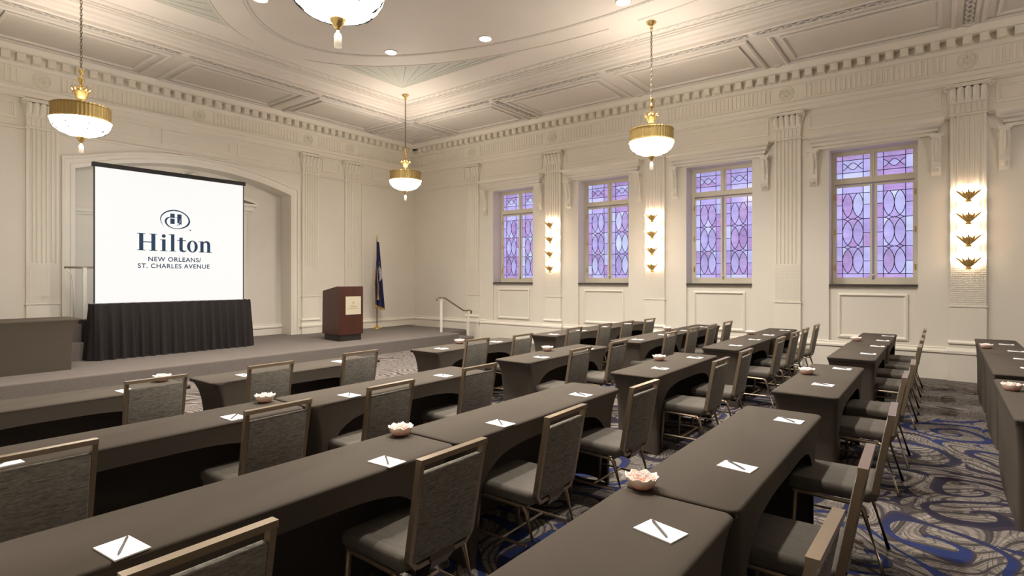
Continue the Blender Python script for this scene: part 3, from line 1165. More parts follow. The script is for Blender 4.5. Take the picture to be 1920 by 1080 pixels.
# ovals
OX, OY = 5.45, 4.10
def oval(a, b, t0, t1, n, r, m, dz=0.0):
    m.tube([(OX + a * cos(t), OY + b * sin(t), ZI - dz) for t in [t0 + (t1 - t0) * k / n for k in range(n + 1)]], r, 5)
m = MB()
oval(2.38, 4.87, 0, 2 * pi, 120, .016, m)
oval(2.42, 4.93, 0, 2 * pi, 120, .008, m)
m.build('oval_moulding', CEIL, ceil_)
SA, SB = 2.85, 5.5
SXR, SYT = 8.13, 9.25
t_a = math.asin((SYT - OY) / SB)
t_b = math.acos((SXR - OX) / SA)
m = MB()
m_l = MB()
for sg in (1, -1):
    for sy in (1, -1):
        f = lambda x, y: (OX + sg * x, OY + sy * y)
        n = 24
        arc = [(SA * cos(t_b + (t_a - t_b) * k / n), SB * sin(t_b + (t_a - t_b) * k / n)) for k in range(n + 1)]
        corner = (SXR - OX, SYT - OY)
        # dished fan panel
        vs = [(*f(*corner), ZI - .004)]
        for px_, py_ in arc:
            vs.append((*f(px_ * .985 + corner[0] * .015, py_ * .985 + corner[1] * .015), ZI - .004))
        mm = MB()
        mm.add(vs, [(0, i, i + 1) if sg * sy < 0 else (0, i + 1, i) for i in range(1, n + 1)])
        for i in range(2, n, 2):
            c0 = f(corner[0] * .97 + arc[i][0] * .03, corner[1] * .97 + arc[i][1] * .03)
            c1 = f(arc[i][0] * .95 + corner[0] * .05, arc[i][1] * .95 + corner[1] * .05)
            mm.tube([(*c0, ZI), (*c1, ZI)], [.006, .018], 5)
        if sy > 0 or True:
            mm.build('spandrel_fan', SPAN, ceil_)
        # mouldings on the edges
        a_ext = [(SA * cos(t), SB * sin(t)) for t in [t_b - .30 + (t_a - t_b + .48) * k / 40 for k in range(41)]]
        m_l.tube([(*f(px_, py_), ZI) for px_, py_ in a_ext], .016, 5)
        m_l.tube([(*f(*arc[0]), ZI), (*f(*corner), ZI), (*f(*arc[-1]), ZI)], .012, 5)
m_l.build('spandrel_moulding', CEIL, ceil_)

# recessed lights
DL = [(6.72, 7.96), (7.33, 6.22), (7.61, 3.76), (4.26, 7.97), (3.57, 6.22), (3.29, 3.76), (7.33, 1.9), (3.57, 1.9)]
DLN = ['nearest the pendant over the stage corner', 'second from the left of the three nearest the windows', 'partly cut off above the tall right pendant', 'partly cut off at the top beside the big bowl']
DLN += ['added out of view, left of the oval centre', 'added out of view, behind the big bowl', 'added unseen above the viewer at right', 'added unseen above the viewer at left']  # these unseen lights are added to brighten the right wall and tables
for k, (x, y) in enumerate(DL):
    r = empty('recessed_light', (x, y, ZI))
    tag(r, 'round white recessed ceiling light, ' + DLN[k], 'ceiling light', 'recessed lights round the oval ceiling field')
    MB().lathe([(.125, -.0), (.125, -.012), (.10, -.014), (.095, .0)], 24, cap=False).build('trim_ring', WHITEP, r, True)
    MB().lathe([(.096, -.003), (.001, -.003)], 24, cap=False).build('lens', DISC, r)
    ld = bpy.data.lights.new('recessed_beam', 'SPOT')
    ld.energy = SPOT_W
    ld.color = (1.0, 0.93, 0.84)
    ld.spot_size = radians(125)
    ld.spot_blend = 0.7
    ld.shadow_soft_size = 0.09
    lo = bpy.data.objects.new('recessed_beam', ld)
    COL.objects.link(lo)
    lo.parent = r
    lo.location = (0, 0, -.03)

# ---------------------------------------------------------------- pendants
def make_pendant():
    root = empty('pendant_lamp', (0, 0, 0))
    # z = 0 at the ceiling field; drum top 1.76 below
    P = []
    P.append(MB().lathe([(.0, 0), (.075, 0), (.08, -.015), (.06, -.035), (.03, -.06), (.022, -.08), (.03, -.10), (.018, -.12), (.0, -.13)], 16, cap=False).build('canopy', BRASS, root, True))
    m = MB()
    z = -.125
    k = 0
    while z > -1.22:
        R = .022
        pts = []
        for a in range(6):
            t = 2 * pi * a / 6
            pts.append((R * .6 * cos(t), 0, z - .028 + R * 1.35 * sin(t)) if k % 2 else (0, R * .6 * cos(t), z - .028 + R * 1.35 * sin(t)))
        m.tube(pts, .0055, 4, True)
        z -= .042
        k += 1
    P.append(m.build('chain', CHAIN, root))
    P.append(MB().lathe([(.0, -1.20), (.03, -1.22), (.035, -1.25), (.02, -1.28), (.012, -1.31), (.03, -1.33), (.042, -1.36), (.03, -1.39), (.014, -1.42), (.02, -1.44), (.012, -1.46), (.0, -1.47)], 14, cap=False).build('stem', BRASS, root, True))
    P.append(MB().lathe([(.0, -1.44), (.045, -1.455), (.085, -1.49), (.10, -1.51), (.088, -1.54), (.072, -1.58), (.055, -1.63), (.045, -1.66), (.06, -1.68), (.055, -1.72), (.07, -1.76), (.0, -1.76)], 20, rib=.05, cap=False).build('crown', BRASS, root, True))
    m = MB()
    for k in range(10):
        a = 2 * pi * k / 10
        m.tube([(.09 * cos(a), .09 * sin(a), -1.52), (.115 * cos(a), .115 * sin(a), -1.49), (.105 * cos(a), .105 * sin(a), -1.465)], [.01, .008, .004], 5)
    P.append(m.build('crown_leaves', BRASS, root, True))
    m = MB()
    m.lathe([(.335, -1.735), (.35, -1.74), (.352, -1.755), (.343, -1.76), (.343, -1.915), (.352, -1.92), (.355, -1.94), (.335, -1.945)], 96, rib=-.014, cap=False)
    m.lathe([(.332, -1.76), (.332, -1.93)], 32, cap=False)
    P.append(m.build('fluted_band', BRASSB, root))
    m = MB()
    for k in range(48):
        a = 2 * pi * k / 48
        m.lathe([(.0, -.011), (.008, -.006), (.011, 0), (.008, .006), (.0, .011)], 6, (.356 * cos(a), .356 * sin(a), -1.933), cap=False)
    P.append(m.build('bead_ring', BRASS, root))
    P[-1]['kind'] = 'stuff'
    P.append(MB().lathe([(.345, -1.94), (.346, -1.96), (.335, -2.0), (.305, -2.05), (.25, -2.095), (.17, -2.13), (.08, -2.148), (.0, -2.15)], 40, cap=False).build('glass_bowl', BOWLG, root, True))
    P.append(MB().lathe([(.0, -1.80), (.32, -1.80)], 24, cap=False).build('top_diffuser', UPG, root))
    m = MB()
    def bp(a, r):
        # point on the bowl skin at radius r
        pr_ = [(.346, -1.96), (.335, -2.0), (.305, -2.05), (.25, -2.095), (.17, -2.13), (.08, -2.148), (.0, -2.15)]
        for (ra, za), (rb, zb) in zip(pr_, pr_[1:]):
            if rb <= r <= ra:
                t = (ra - r) / (ra - rb)
                z = za + (zb - za) * t
                break
        return ((r + .005) * cos(a), (r + .005) * sin(a), z - .006)
    for k in range(8):
        a0 = 2 * pi * k / 8
        m.tube([bp(a0, .34), bp(a0, .31), bp(a0, .27), bp(a0, .24)], [.003, .004, .008, .003], 4)
        m.tube([bp(a0, .335)] + [bp(a0 + (pi / 4) * t, .335 - .09 * sin(pi * t)) for t in (.1, .25, .5, .75, .9)] + [bp(a0 + pi / 4, .335)], .0026, 4)
        m.tube([bp(a0, .335)] + [bp(a0 + (pi / 4) * t, .335 - .19 * sin(pi * t)) for t in (.1, .25, .4, .5, .6, .75, .9)] + [bp(a0 + pi / 4, .335)], .0022, 4)
        m.tube([bp(a0, .24), bp(a0, .18), bp(a0, .12), bp(a0, .06)], .0022, 4)
    P.append(m.build('scroll_wires', WIRE, root))
    P.append(MB().lathe([(.0, -2.14), (.06, -2.15), (.062, -2.17), (.035, -2.215), (.015, -2.235), (.012, -2.25), (.0, -2.25)], 16, cap=False).build('bottom_cup', BRASS, root, True))
    P.append(MB().lathe([(.0, -2.235), (.012, -2.24), (.010, -2.262), (.022, -2.275), (.028, -2.295), (.031, -2.30), (.028, -2.305), (.028, -2.375), (.0, -2.375)], 12, cap=False).build('glass_finial', TASSEL, root, True))
    reg(root, *P)
    return root
pend = [((2.50, 9.50), 'brass drum pendant lamp hanging in front of the stage at left'),
        ((8.48, 9.55), 'smallest brass pendant lamp, hanging near the stage corner'),
        ((8.49, 3.70), 'brass pendant lamp hanging between the third and fourth window'),
        ((2.55, 3.63), 'large pendant bowl cut off by the top edge'),
        ((8.49, -2.15), 'unseen brass pendant lamp added beyond the right edge to light that side')]  # last pendant is out of view, added to light the right wall
proto = make_pendant()
for k, ((x, y), lb) in enumerate(pend):
    o = proto if k == 0 else copy_tree(proto)
    o.location = (x, y, ZI)
    tag(o, lb, 'pendant lamp', 'brass pendant lamps')

# ---------------------------------------------------------------- sconces
def make_sconce():
    root = empty('wall_sconce', (0, 0, 0))
    tf = lambda u, n, z: (-n, u, z)
    P = []
    m = MB(tf)
    m.box(-.03, .03, 0, .02, -1.25, .0)
    m.lathe([(.0, -.06), (.02, -.04), (.028, .0), (.015, .03)], 8, (0, .05, -1.28))
    P.append(m.build('backplate', TRIM, root))
    for k in range(4):
        z0 = -.29 - .355 * k
        cup = MB(tf)
        cup.lathe([(.0, -.015), (.042, -.01), (.04, .01), (.03, .03), (.05, .06), (.055, .08)], 10, (0, .11, z0), cap=False)
        for j, an in enumerate((-47, -31, -15, 0, 15, 31, 47)):
            a = radians(an)
            ln = (.235, .175, .14, .17, .14, .175, .235)[j]
            pts = []
            for s_ in (0, .25, .5, .75, 1):
                cu = 1.0
                pts.append((ln * s_ * sin(a) * cu, .125 + .05 * sin(pi * s_ * .6) * (1 - abs(an) / 90), z0 + .03 + ln * s_ * cos(a)))
            wv = [.016, .024, .022, .014, .002]
            vs = []
            for q, p in enumerate(pts):
                nx, nz = cos(a) * wv[q], -sin(a) * wv[q]
                vs += [(p[0] - nx, p[1], p[2] - nz), (p[0], p[1] + .010, p[2]), (p[0] + nx, p[1], p[2] + nz), (p[0], p[1] - .004, p[2])]
            fs = []
            for q in range(4):
                for r_ in range(4):
                    fs.append((q * 4 + r_, q * 4 + (r_ + 1) % 4, q * 4 + 4 + (r_ + 1) % 4, q * 4 + 4 + r_))
            cup.add(vs, fs)
        # flame scroll leaves
        for sg in (-1, 1):
            cup.tube([(sg * .03, .16, z0 + .10), (sg * .075, .17, z0 + .15), (sg * .06, .17, z0 + .18), (sg * .08, .17, z0 + .22)], [.006, .009, .005, .002], 5)
        P.append(cup.build('leaf_cup', GOLD, root))
        pl = MB(tf)
        for j in range(9):
            a = radians(-64 + 16 * j)
            ln = .225 + (.02 if abs(j - 4) > 3 else .0)
            e = (ln * sin(a), .035, z0 + .07 + ln * cos(a) * .92)
            b_ = (.03 * sin(a), .06, z0 + .05)
            mid_ = ((e[0] + b_[0]) / 2, .045, (e[2] + b_[2]) / 2)
            pl.tube([b_, mid_, e], [.010, .017, .006], 5)
        P.append(pl.build('glass_plume', PLUME, root))
    reg(root, *P)
    return root
sc = make_sconce()
for k, (pi_, lb) in enumerate(((1, 'tall gilt leaf sconce between first and second stained glass window'), (2, 'tall gilt leaf sconce between second and third stained glass window'), (4, 'tall gilt leaf sconce at the far right pilaster'))):
    o = sc if k == 0 else copy_tree(sc)
    o.location = (XW - .055, PIL[pi_] + .02, 3.16)
    tag(o, lb, 'sconce', 'four tier gilt wall sconces')

# ---------------------------------------------------------------- tables
def cover_mesh(Lx, Wy, zt=.75, zfoot=0.0, arch=True):
    m = MB()
    hx, hy, rc = Lx / 2, Wy / 2, .045
    per = []   # (x, y, nx, ny, bottom z)
    a_ = hx - .095
    def zb(x):
        if not arch or abs(x) >= a_: return zfoot
        return max(zfoot, .63 * (1 - (abs(x) / a_) ** 3.6) ** (1 / 3.4))
    xs_ = sorted(set([-(hx - rc) + 2 * (hx - rc) * k / 26 for k in range(27)] + [s * (a_ - d) for s in (-1, 1) for d in (0, .001, .004, .012, .03, .06)]))
    for x in xs_: per.append((x, -hy, 0, -1, zb(x)))
    for k in range(1, 5):
        a = -pi / 2 + pi / 2 * k / 5
        per.append((hx - rc + rc * cos(a), -hy + rc + rc * sin(a), cos(a), sin(a), zfoot))
    for k in range(7):
        per.append((hx, -hy + rc + (2 * hy - 2 * rc) * k / 6, 1, 0, zfoot + .025 * sin(pi * k / 6)))
    for k in range(1, 5):
        a = pi / 2 * k / 5
        per.append((hx - rc + rc * cos(a), hy - rc + rc * sin(a), cos(a), sin(a), zfoot))
    for x in xs_[::-1]: per.append((x, hy, 0, 1, zfoot))
    for k in range(1, 5):
        a = pi / 2 + pi / 2 * k / 5
        per.append((-hx + rc + rc * cos(a), hy - rc + rc * sin(a), cos(a), sin(a), zfoot))
    for k in range(7):
        per.append((-hx, hy - rc - (2 * hy - 2 * rc) * k / 6, -1, 0, zfoot + .025 * sin(pi * k / 6)))
    for k in range(1, 5):
        a = pi + pi / 2 * k / 5
        per.append((-hx + rc + rc * cos(a), -hy + rc + rc * sin(a), cos(a), sin(a), zfoot))
    n = len(per)
    levels = [(-1, 0), (0, 0)] + [(s, 0) for s in (.03, .08, .15, .25, .4, .55, .7, .85, 1.0)]
    vs = []
    for li, (s_, _) in enumerate(levels):
        for (x, y, nx, ny, b) in per:
            if s_ == -1:
                vs.append((x - nx * .012, y - ny * .012, zt))
            elif s_ == 0:
                vs.append((x, y, zt - .010))
            else:
                z = (zt - .010) - s_ * (zt - .010 - b)
                dd = zt - z
                k = 1 - exp(-dd / .13)
                ix = .12 * k + .01 * dd
                iy = .03 * k
                fx = (x / hx)
                vs.append((x - fx * abs(fx) ** 3 * ix if abs(fx) > .6 else x, y - (y / hy) * iy * (.4 + .6 * abs(fx)), z))
    fs = [tuple(range(n))]
    for li in range(len(levels) - 1):
        for k in range(n):
            a, b = li * n + k, li * n + (k + 1) % n
            fs.append((a, a + n, b + n, b))
    m.add(vs, fs)
    return m

ROWS = {   # near edge Y of the table top for each pair of table positions, plus how the row reads in words
    'D': dict(y=[5.04, 4.96, 4.88, 4.78, 4.76], w=.47, name='front row nearest the stage'),
    'C': dict(y=[3.52, 3.52, 3.49, 3.36, 3.34], w=.47, name='second row from the stage'),
    'B': dict(y=[2.08, 2.08, 2.06, 2.02, 2.01], w=.47, name='third row from the stage'),
    'A': dict(y=[.62, .62, .61, .57, .56], w=.48, name='fourth row from the stage'),
    'Z': dict(y=[None, None, -.84, -.86, -.86], w=.47, name='fifth row, at the right edge'),
}
SPANX = [(.34, 2.215), (2.225, 4.17), (4.81, 6.63), (7.28, 9.07), (9.08, 10.88)]
POSN = ['leftmost', 'second from left', 'middle', 'second from the window wall', 'nearest the window wall']
POSZ = [None, None, 'nearest', 'middle', 'farthest']
covers = {}
for rk, R in ROWS.items():
    for i, (a, b) in enumerate(SPANX):
        if R['y'][i] is None: continue
        if rk == 'Z' and i == 2: a, b = 4.78, 6.62
        if rk == 'Z' and i == 3: a, b = 6.95, 8.80
        if rk == 'Z' and i == 4: a, b = 8.82, 10.85
        if rk == 'D' and i == 0: a, b = .3, 2.10
        if rk == 'D' and i == 1: a, b = 2.22, 4.05
        Lx = round(b - a, 2)
        t = empty('training_table', ((a + b) / 2, R['y'][i] + R['w'] / 2, 0), 0)
        key = (Lx, R['w'])
        if key not in covers:
            co = cover_mesh(Lx, R['w']).build('stretch_cover', COVER, t, True)
            tb = MB().box(-Lx / 2 + .012, Lx / 2 - .012, -R['w'] / 2 + .012, R['w'] / 2 - .012, .715, .738).build('tabletop', WOODD, t)
            covers[key] = (co, tb)
        else:
            for p in covers[key]:
                c = p.copy()
                COL.objects.link(c)
                c.parent = t
        if rk == 'Z':
            lb = 'long narrow table in black stretch cover at the right edge, %s of its row' % POSZ[i]
        else:
            lb = 'charcoal covered training table, %s, %s' % (POSN[i], R['name'])
        tag(t, lb, 'table', 'training tables in charcoal stretch covers')
        R.setdefault('spans', {})[i] = (a, b)

# ---------------------------------------------------------------- chairs
def rounded_pad(x0, x1, y0, y1, z0, z1, r=.02, seg=3, lean=None):
    """soft box between the given limits, corners rounded"""
    m = MB()
    cx, cy, cz = (x0 + x1) / 2, (y0 + y1) / 2, (z0 + z1) / 2
    hx, hy, hz = (x1 - x0) / 2, (y1 - y0) / 2, (z1 - z0) / 2
    lev = []
    for k in range(seg + 1):
        a = -pi / 2 + pi / 2 * k / seg
        lev.append((cos(a), -hz + r + r * sin(a)))
    for k in range(seg + 1):
        a = pi / 2 * k / seg
        lev.append((cos(a), hz - r + r * sin(a)))
    ring = []
    for q, (sx, sy) in enumerate(((1, 1), (-1, 1), (-1, -1), (1, -1))):
        for k in range(seg + 1):
            a = q * pi / 2 + pi / 2 * k / seg
            ring.append((sx, sy, cos(a), sin(a)))
    n = len(ring)
    vs = []
    for c_, z in lev:
        for sx, sy, ca, sa in ring:
            x = sx * (hx - r) + r * c_ * ca
            y = sy * (hy - r) + r * c_ * sa
            p = (cx + x, cy + y, cz + z)
            vs.append(lean(*p) if lean else p)
    fs = [tuple(range(n))[::-1], tuple((len(lev) - 1) * n + k for k in range(n))]
    for i in range(len(lev) - 1):
        for k in range(n):
            fs.append((i * n + k, i * n + (k + 1) % n, (i + 1) * n + (k + 1) % n, (i + 1) * n + k))
    m.add(vs, fs)
    return m

def ply(z):      # y of the back plane at height z (origin under the seat)
    return -.20 - (z - .42) * .18 if z > .42 else -.20
def make_chair():
    root = empty('banquet_chair')
    P = []
    P.append(rounded_pad(-.225, .225, -.20, .235, .395, .475, .03).build('seat', SEATF, root, True))
    lean = lambda x, y, z: (x, y + ply(z), z)
    P.append(rounded_pad(-.186, .186, -.018, .020, 0.430, .836, .009, 3, lean).build('backrest', WEAVE, root, True))
    m = MB()
    w, d = .198, .017
    def bar(m, pts, wx, wy):
        # flat rectangular tube through points, wx half width in x/z sense, wy half depth in y
        vs = []
        for i, (p, ax) in enumerate(pts):
            for sx, sy in ((-1, -1), (1, -1), (1, 1), (-1, 1)):
                vs.append((p[0] + sx * wx * ax[0], p[1] + sy * wy, p[2] + sx * wx * ax[1]))
        fs = [(3, 2, 1, 0), tuple(len(vs) - 4 + k for k in range(4))]
        for i in range(len(pts) - 1):
            for k in range(4):
                fs.append((i * 4 + k, i * 4 + (k + 1) % 4, i * 4 + 4 + (k + 1) % 4, i * 4 + 4 + k))
        m.add(vs, fs)
    zt = .889
    for sg in (-1, 1):
        bar(m, [((sg * (w - .045), ply(.42), .405), (.7, -.7 * sg)), ((sg * w * .98, ply(.45), .45), (1, 0)), ((sg * w, ply(zt), zt), (1, 0))], .0115, .015)
    m.box(-w - .0115, w + .0115, ply(zt) - .02, ply(zt) + .017, zt - .012, zt + .011)
    m.box(-w + .05, w - .05, ply(.42) - .014, ply(.42) + .012, .397, .418)
    P.append(m.build('back_frame', BRONZE, root))
    m = MB()
    m.add([(-.075, -.222, .405), (.075, -.222, .405), (.085, -.20, .47), (-.085, -.20, .47), (-.055, -.19, .355), (.055, -.19, .355), (-.05, -.11, .36), (.05, -.11, .36)],
          [(0, 1, 2, 3), (4, 5, 1, 0), (6, 7, 5, 4)])
    P.append(m.build('back_bracket', BRONZED, root))
    m = MB()
    for sg in (-1, 1):
        m.tube([(sg * .205, .205, .388), (sg * .205, -.14, .378)], .0115, 6)
        m.tube([(sg * .215, .19, .17), (sg * .212, -.155, .17)], .008, 6)
    m.tube([(-.205, .19, .385), (.205, .19, .385)], .0115, 6)
    m.tube([(-.205, -.13, .378), (.205, -.13, .378)], .0115, 6)
    m.tube([(-.213, .02, .17), (.213, .02, .17)], .008, 6)
    P.append(m.build('seat_frame', BRONZE, root))
    for sx, sy in ((1, 1), (-1, 1), (1, -1), (-1, -1)):
        m = MB()
        if sy > 0:
            m.tube([(sx * .205, .19, .39), (sx * .215, .215, 0.0)], [.015, .012], 7)
        else:
            m.tube([(sx * .205, -.12, .385), (sx * .208, -.15, .36), (sx * .215, -.255, 0.0)], [.015, .015, .012], 7)
        P.append(m.build('leg', BRONZE, root, True))
    reg(root, *P)
    return root

CH = {
    'A': [(1.89, .27), (2.79, .25), (3.88, .22), (5.34, .22), (6.16, .20), (7.72, .19), (8.55, .19), (9.36, .19), (10.2, .19)],
    'B': [(.72, 1.65), (1.80, 1.71), (2.70, 1.69), (3.75, 1.68), (5.30, 1.62), (6.13, 1.62), (7.72, 1.62), (8.63, 1.62), (9.37, 1.62), (10.2, 1.60)],
    'C': [(.68, 3.14), (1.78, 3.12), (2.64, 3.12), (3.65, 3.15), (5.22, 3.08), (6.08, 3.06), (7.55, 3.0), (8.45, 3.0), (9.2, 2.96), (10.03, 2.95)],
    'D': [(1.71, 4.70), (2.60, 4.68), (3.60, 4.72), (5.26, 4.58), (6.04, 4.46), (7.34, 4.44), (8.29, 4.42), (9.04, 4.38), (9.85, 4.32)],
}
ORD = ['nearest', 'second', 'third', 'fourth', 'fifth', 'sixth', 'seventh', 'eighth', 'ninth', 'tenth']
def ordw(j, n):
    return 'nearest the window wall' if j == 0 else (ORD[j] + ' from the window wall')
chair0 = make_chair()
first = True
rj = random.Random(3)
for rk in 'DCBA':
    lst = sorted(CH[rk], key=lambda p: -p[0])
    for j, (x, y) in enumerate(lst):
        o = chair0 if first else copy_tree(chair0)
        first = False
        o.location = (x, y + .285, 0)
        o.rotation_euler = (0, 0, radians(rj.uniform(-1.5, 1.5)))
        tag(o, 'grey upholstered chair, %s, %s' % (ordw(j, len(lst)), ROWS[rk]['name']), 'chair', 'grey banquet chairs drawn up to the tables')

# ---------------------------------------------------------------- notepads and pens
PADS = {
    'A': [(.90, .79, -8), (1.89, .79, -12), (2.76, .77, -6), (3.85, .76, -3), (5.33, .79, -3), (6.39, .78, -2), (7.85, .69, 2), (8.80, .67, 0), (9.65, .67, 2), (10.48, .66, 0)],
    'B': [(.68, 2.16, 5), (1.79, 2.15, 3), (2.69, 2.16, -4), (3.73, 2.20, 0), (5.31, 2.22, 2), (6.27, 2.21, -3), (7.74, 2.18, 0), (8.65, 2.17, 2), (9.50, 2.17, 0), (10.50, 2.14, 0)],
    'C': [(.65, 3.62, 4), (1.76, 3.62, 0), (2.63, 3.60, 2), (3.69, 3.64, 0), (5.24, 3.61, 0), (6.20, 3.57, 2), (7.61, 3.53, 0), (8.51, 3.50, 0), (9.43, 3.49, 0), (10.35, 3.48, 0)],
    'D': [(1.65, 5.15, 3), (2.59, 5.12, 0), (3.64, 5.15, 2), (5.10, 5.06, 0), (6.13, 5.00, 0), (7.50, 4.93, 0), (8.34, 4.91, 0), (9.3, 4.92, 0), (10.2, 4.92, 0)],
    'Z': [(5.3, -.68, 0), (6.2, -.68, 0), (7.55, -.71, 0), (8.38, -.72, 0), (9.22, -.73, 0), (10.1, -.70, 0)],
}
ROWP = {'D': 'front row nearest the stage', 'C': 'second row from the stage', 'B': 'third row from the stage', 'A': 'fourth row from the stage', 'Z': 'fifth row at the right edge'}
pad0 = pen0 = None
rp = random.Random(11)
for rk in 'DCBAZ':
    lst = sorted(PADS[rk], key=lambda p: -p[0])
    for j, (x, y, rz) in enumerate(lst):
        if pad0 is None:
            m = MB()
            m.box(-.053, .053, -.078, .078, 0, .004)
            m.box(-.0535, .0535, -.0785, .0785, .004, .0052)
            pad0 = m.build('notepad', PAPER)
            o = pad0
            m = MB()
            m.tube([(0, -.068, 0), (0, -.060, 0), (0, -.055, 0), (0, .0, 0), (0, .004, 0), (0, .060, 0), (0, .068, 0)], [.0008, .0024, .0042, .0045, .0040, .0045, .003], 7)
            m.tube([(0, .03, .0055), (0, .062, .0062)], .0012, 4)
            pen0 = m.build('pen', PEN, None, True)
            p = pen0
        else:
            o = pad0.copy(); COL.objects.link(o)
            p = pen0.copy(); COL.objects.link(p)
        o.location = (x, y, .7502)
        o.rotation_euler = (0, 0, radians(rz))
        p.location = (x + .004, y + .004, .7502 + .0097)
        p.rotation_euler = (0, 0, radians(rz + rp.choice((-42, -37, -33, -28))))
        tag(o, 'white notepad, %s, %s' % (ordw(j, 0), ROWP[rk]), 'notepad', 'white notepads on the tables')
        tag(p, 'grey pen on the notepad %s, %s' % (ordw(j, 0), ROWP[rk]), 'pen', 'pens lying on the notepads')

# ---------------------------------------------------------------- candy bowls
def make_bowl():
    root = empty('candy_bowl')
    m = MB()
    n = 40
    prof_o = [(.028, 0), (.040, .003), (.053, .014), (.062, .029), (.066, .043), (.071, .053)]
    prof_i = [(.066, .053), (.061, .041), (.055, .029), (.043, .016), (.02, .008)]
    vs, fs = [], []
    rb = random.Random(5)
    for i, (r, z) in enumerate(prof_o + prof_i):
        for k in range(n):
            a = 2 * pi * k / n
            edge = 1 if 4 <= i <= 7 else 0
            zz = z + (edge * (.0055 * sin(8 * a) + .003 * sin(19 * a)) if i in (5, 6) else 0)
            r_ = r * (1 + (.03 * sin(20 * a) if i in (2, 3, 4, 5) else 0) + (.035 * sin(8 * a) if i in (5, 6) else 0))
            vs.append((r_ * cos(a), r_ * sin(a), zz))
    for i in range(len(prof_o + prof_i) - 1):
        for k in range(n):
            fs.append((i * n + k, i * n + (k + 1) % n, (i + 1) * n + (k + 1) % n, (i + 1) * n + k))
    fs.append(tuple(range(n))[::-1])
    m.add(vs, fs)
    b = m.build('bowl', PINKG, root, True)
    m = MB()
    for k in range(60):
        r = .055 * sqrt(rb.random())
        a = rb.uniform(0, 2 * pi)
        z = .043 + .013 * (1 - (r / .055) ** 2) + rb.uniform(-.006, .006)
        c = (r * cos(a), r * sin(a), z)
        s_ = rb.uniform(.008, .012)
        q = rb.uniform(0, pi)
        d = (cos(q) * s_, sin(q) * s_)
        m.add([(c[0] - d[0], c[1] - d[1], z), (c[0] + d[1], c[1] - d[0], z), (c[0] + d[0], c[1] + d[1], z + s_ * .3), (c[0] - d[1], c[1] + d[0], z), (c[0], c[1], z + s_ * .9), (c[0], c[1], z - s_)],
              [(0, 1, 4), (1, 2, 4), (2, 3, 4), (3, 0, 4), (1, 0, 5), (2, 1, 5), (3, 2, 5), (0, 3, 5)])
    t = m.build('mints', MINT, root)
    t['kind'] = 'stuff'
    reg(root, b, t)
    return root
BOWLS = [('A', 2.24, 1.02, 'at the left table joint'), ('B', 2.15, 2.46, 'at the left table joint'), ('C', 2.12, 3.90, 'at the left table joint'),
         ('D', 2.0, 5.40, 'at left'),
         ('D', 5.66, 5.27, 'on the middle table'), ('C', 5.75, 3.87, 'on the middle table'), ('B', 5.83, 2.45, 'on the middle table'), ('A', 5.84, 1.0, 'on the middle table'),
         ('C', 9.3, 3.76, 'near the windows'), ('B', 9.42, 2.43, 'near the windows'), ('A', 9.35, .97, 'near the windows'),
         ('Z', 9.4, -.46, 'farther of its two'), ('Z', 6.0, -.45, 'nearer of its two')]
bw0 = make_bowl()
for k, (rk, x, y, wd) in enumerate(BOWLS):
    o = bw0 if k == 0 else copy_tree(bw0)
    o.location = (x, y, .7502)
    o.rotation_euler = (0, 0, k * 1.3)
    tag(o, 'pale pink glass candy bowl %s, %s' % (wd, ROWP[rk]), 'bowl', 'pink glass candy bowls on the tables')

# ---------------------------------------------------------------- things on the stage
t = empty('stage_table', (1.78, 10.77, SZ))
m = cover_mesh(1.96, .72, .77, 0, False)
m.build('stretch_cover', COVER, t, True)
MB().box(-.96, .96, -.34, .34, .735, .755).build('tabletop', WOODD, t)
tag(t, 'fully enclosed black covered table on the stage at far left', 'table')

# skirted table
st = empty('skirted_table', (0, 0, SZ))
def skirt(path, ztop, zbot, amp, wave, flare, name, parent, seed=1, topfn=None):
    rg = random.Random(seed)
    # resample path
    P_, out = [Vector(p) for p in path], []
    for a, b in zip(P_, P_[1:]):
        n = max(2, int((b - a).length / .018))
        for k in range(n):
            out.append((a + (b - a) * k / n, (b - a).normalized()))
    out.append((P_[-1], (P_[-1] - P_[-2]).normalized()))
    s_ = 0
    vs = []
    NZ = 10
    rows = []
    ph = [rg.uniform(-.8, .8) for _ in range(200)]
    for i, (p, d) in enumerate(out):
        if i: s_ += (p - out[i - 1][0]).length
        nrm = Vector((d.y, -d.x))
        w = s_ / wave
        pk = ph[int(w) % 200] * (1 - (w % 1)) + ph[(int(w) + 1) % 200] * (w % 1)
        row = []
        for k in range(NZ + 1):
            f = k / NZ
            zt_ = topfn(s_) if topfn else ztop
            z = zt_ + (zbot - zt_) * f
            g = f ** .6
            sw = sin(2 * pi * w + 1.6 * pk)
            off = amp * g * (abs(sw) ** .6 * (1 if sw > 0 else -1)) * (.75 + .5 * abs(pk)) + .2 * amp * sin(5.3 * pi * w + 1.1) * g + flare * f
            row.append((p.x + nrm.x * off, p.y + nrm.y * off, z + (.004 * sin(2 * pi * w) if k == 0 else 0)))
        rows.append(row)
    vs = [q for r_ in rows for q in r_]
    fs = []
    for i in range(len(rows) - 1):
        for k in range(NZ):
            a = i * (NZ + 1) + k
            fs.append((a, a + 1, a + NZ + 2, a + NZ + 1))
    return MB().add(vs, fs).build(name, SKIRT, parent, True)
skirt([(3.12, 11.50), (3.12, 11.20), (5.78, 11.20), (5.78, 11.50)], .95, .012, .042, .165, .05, 'pleated_skirt', st, 4,
      None)
MB().box(3.13, 5.77, 11.21, 11.50, .925, .945).build('tabletop', BLACK, st)
bb = empty('draped_box', (0, 0, SZ))
skirt([(3.10, 11.95), (3.10, 11.60), (3.45, 11.60)], .66, .012, .012, .12, .02, 'black_drape', bb, 9)
MB().box(3.11, 3.45, 11.61, 11.95, .645, .662).build('box_top', BLACK, bb)
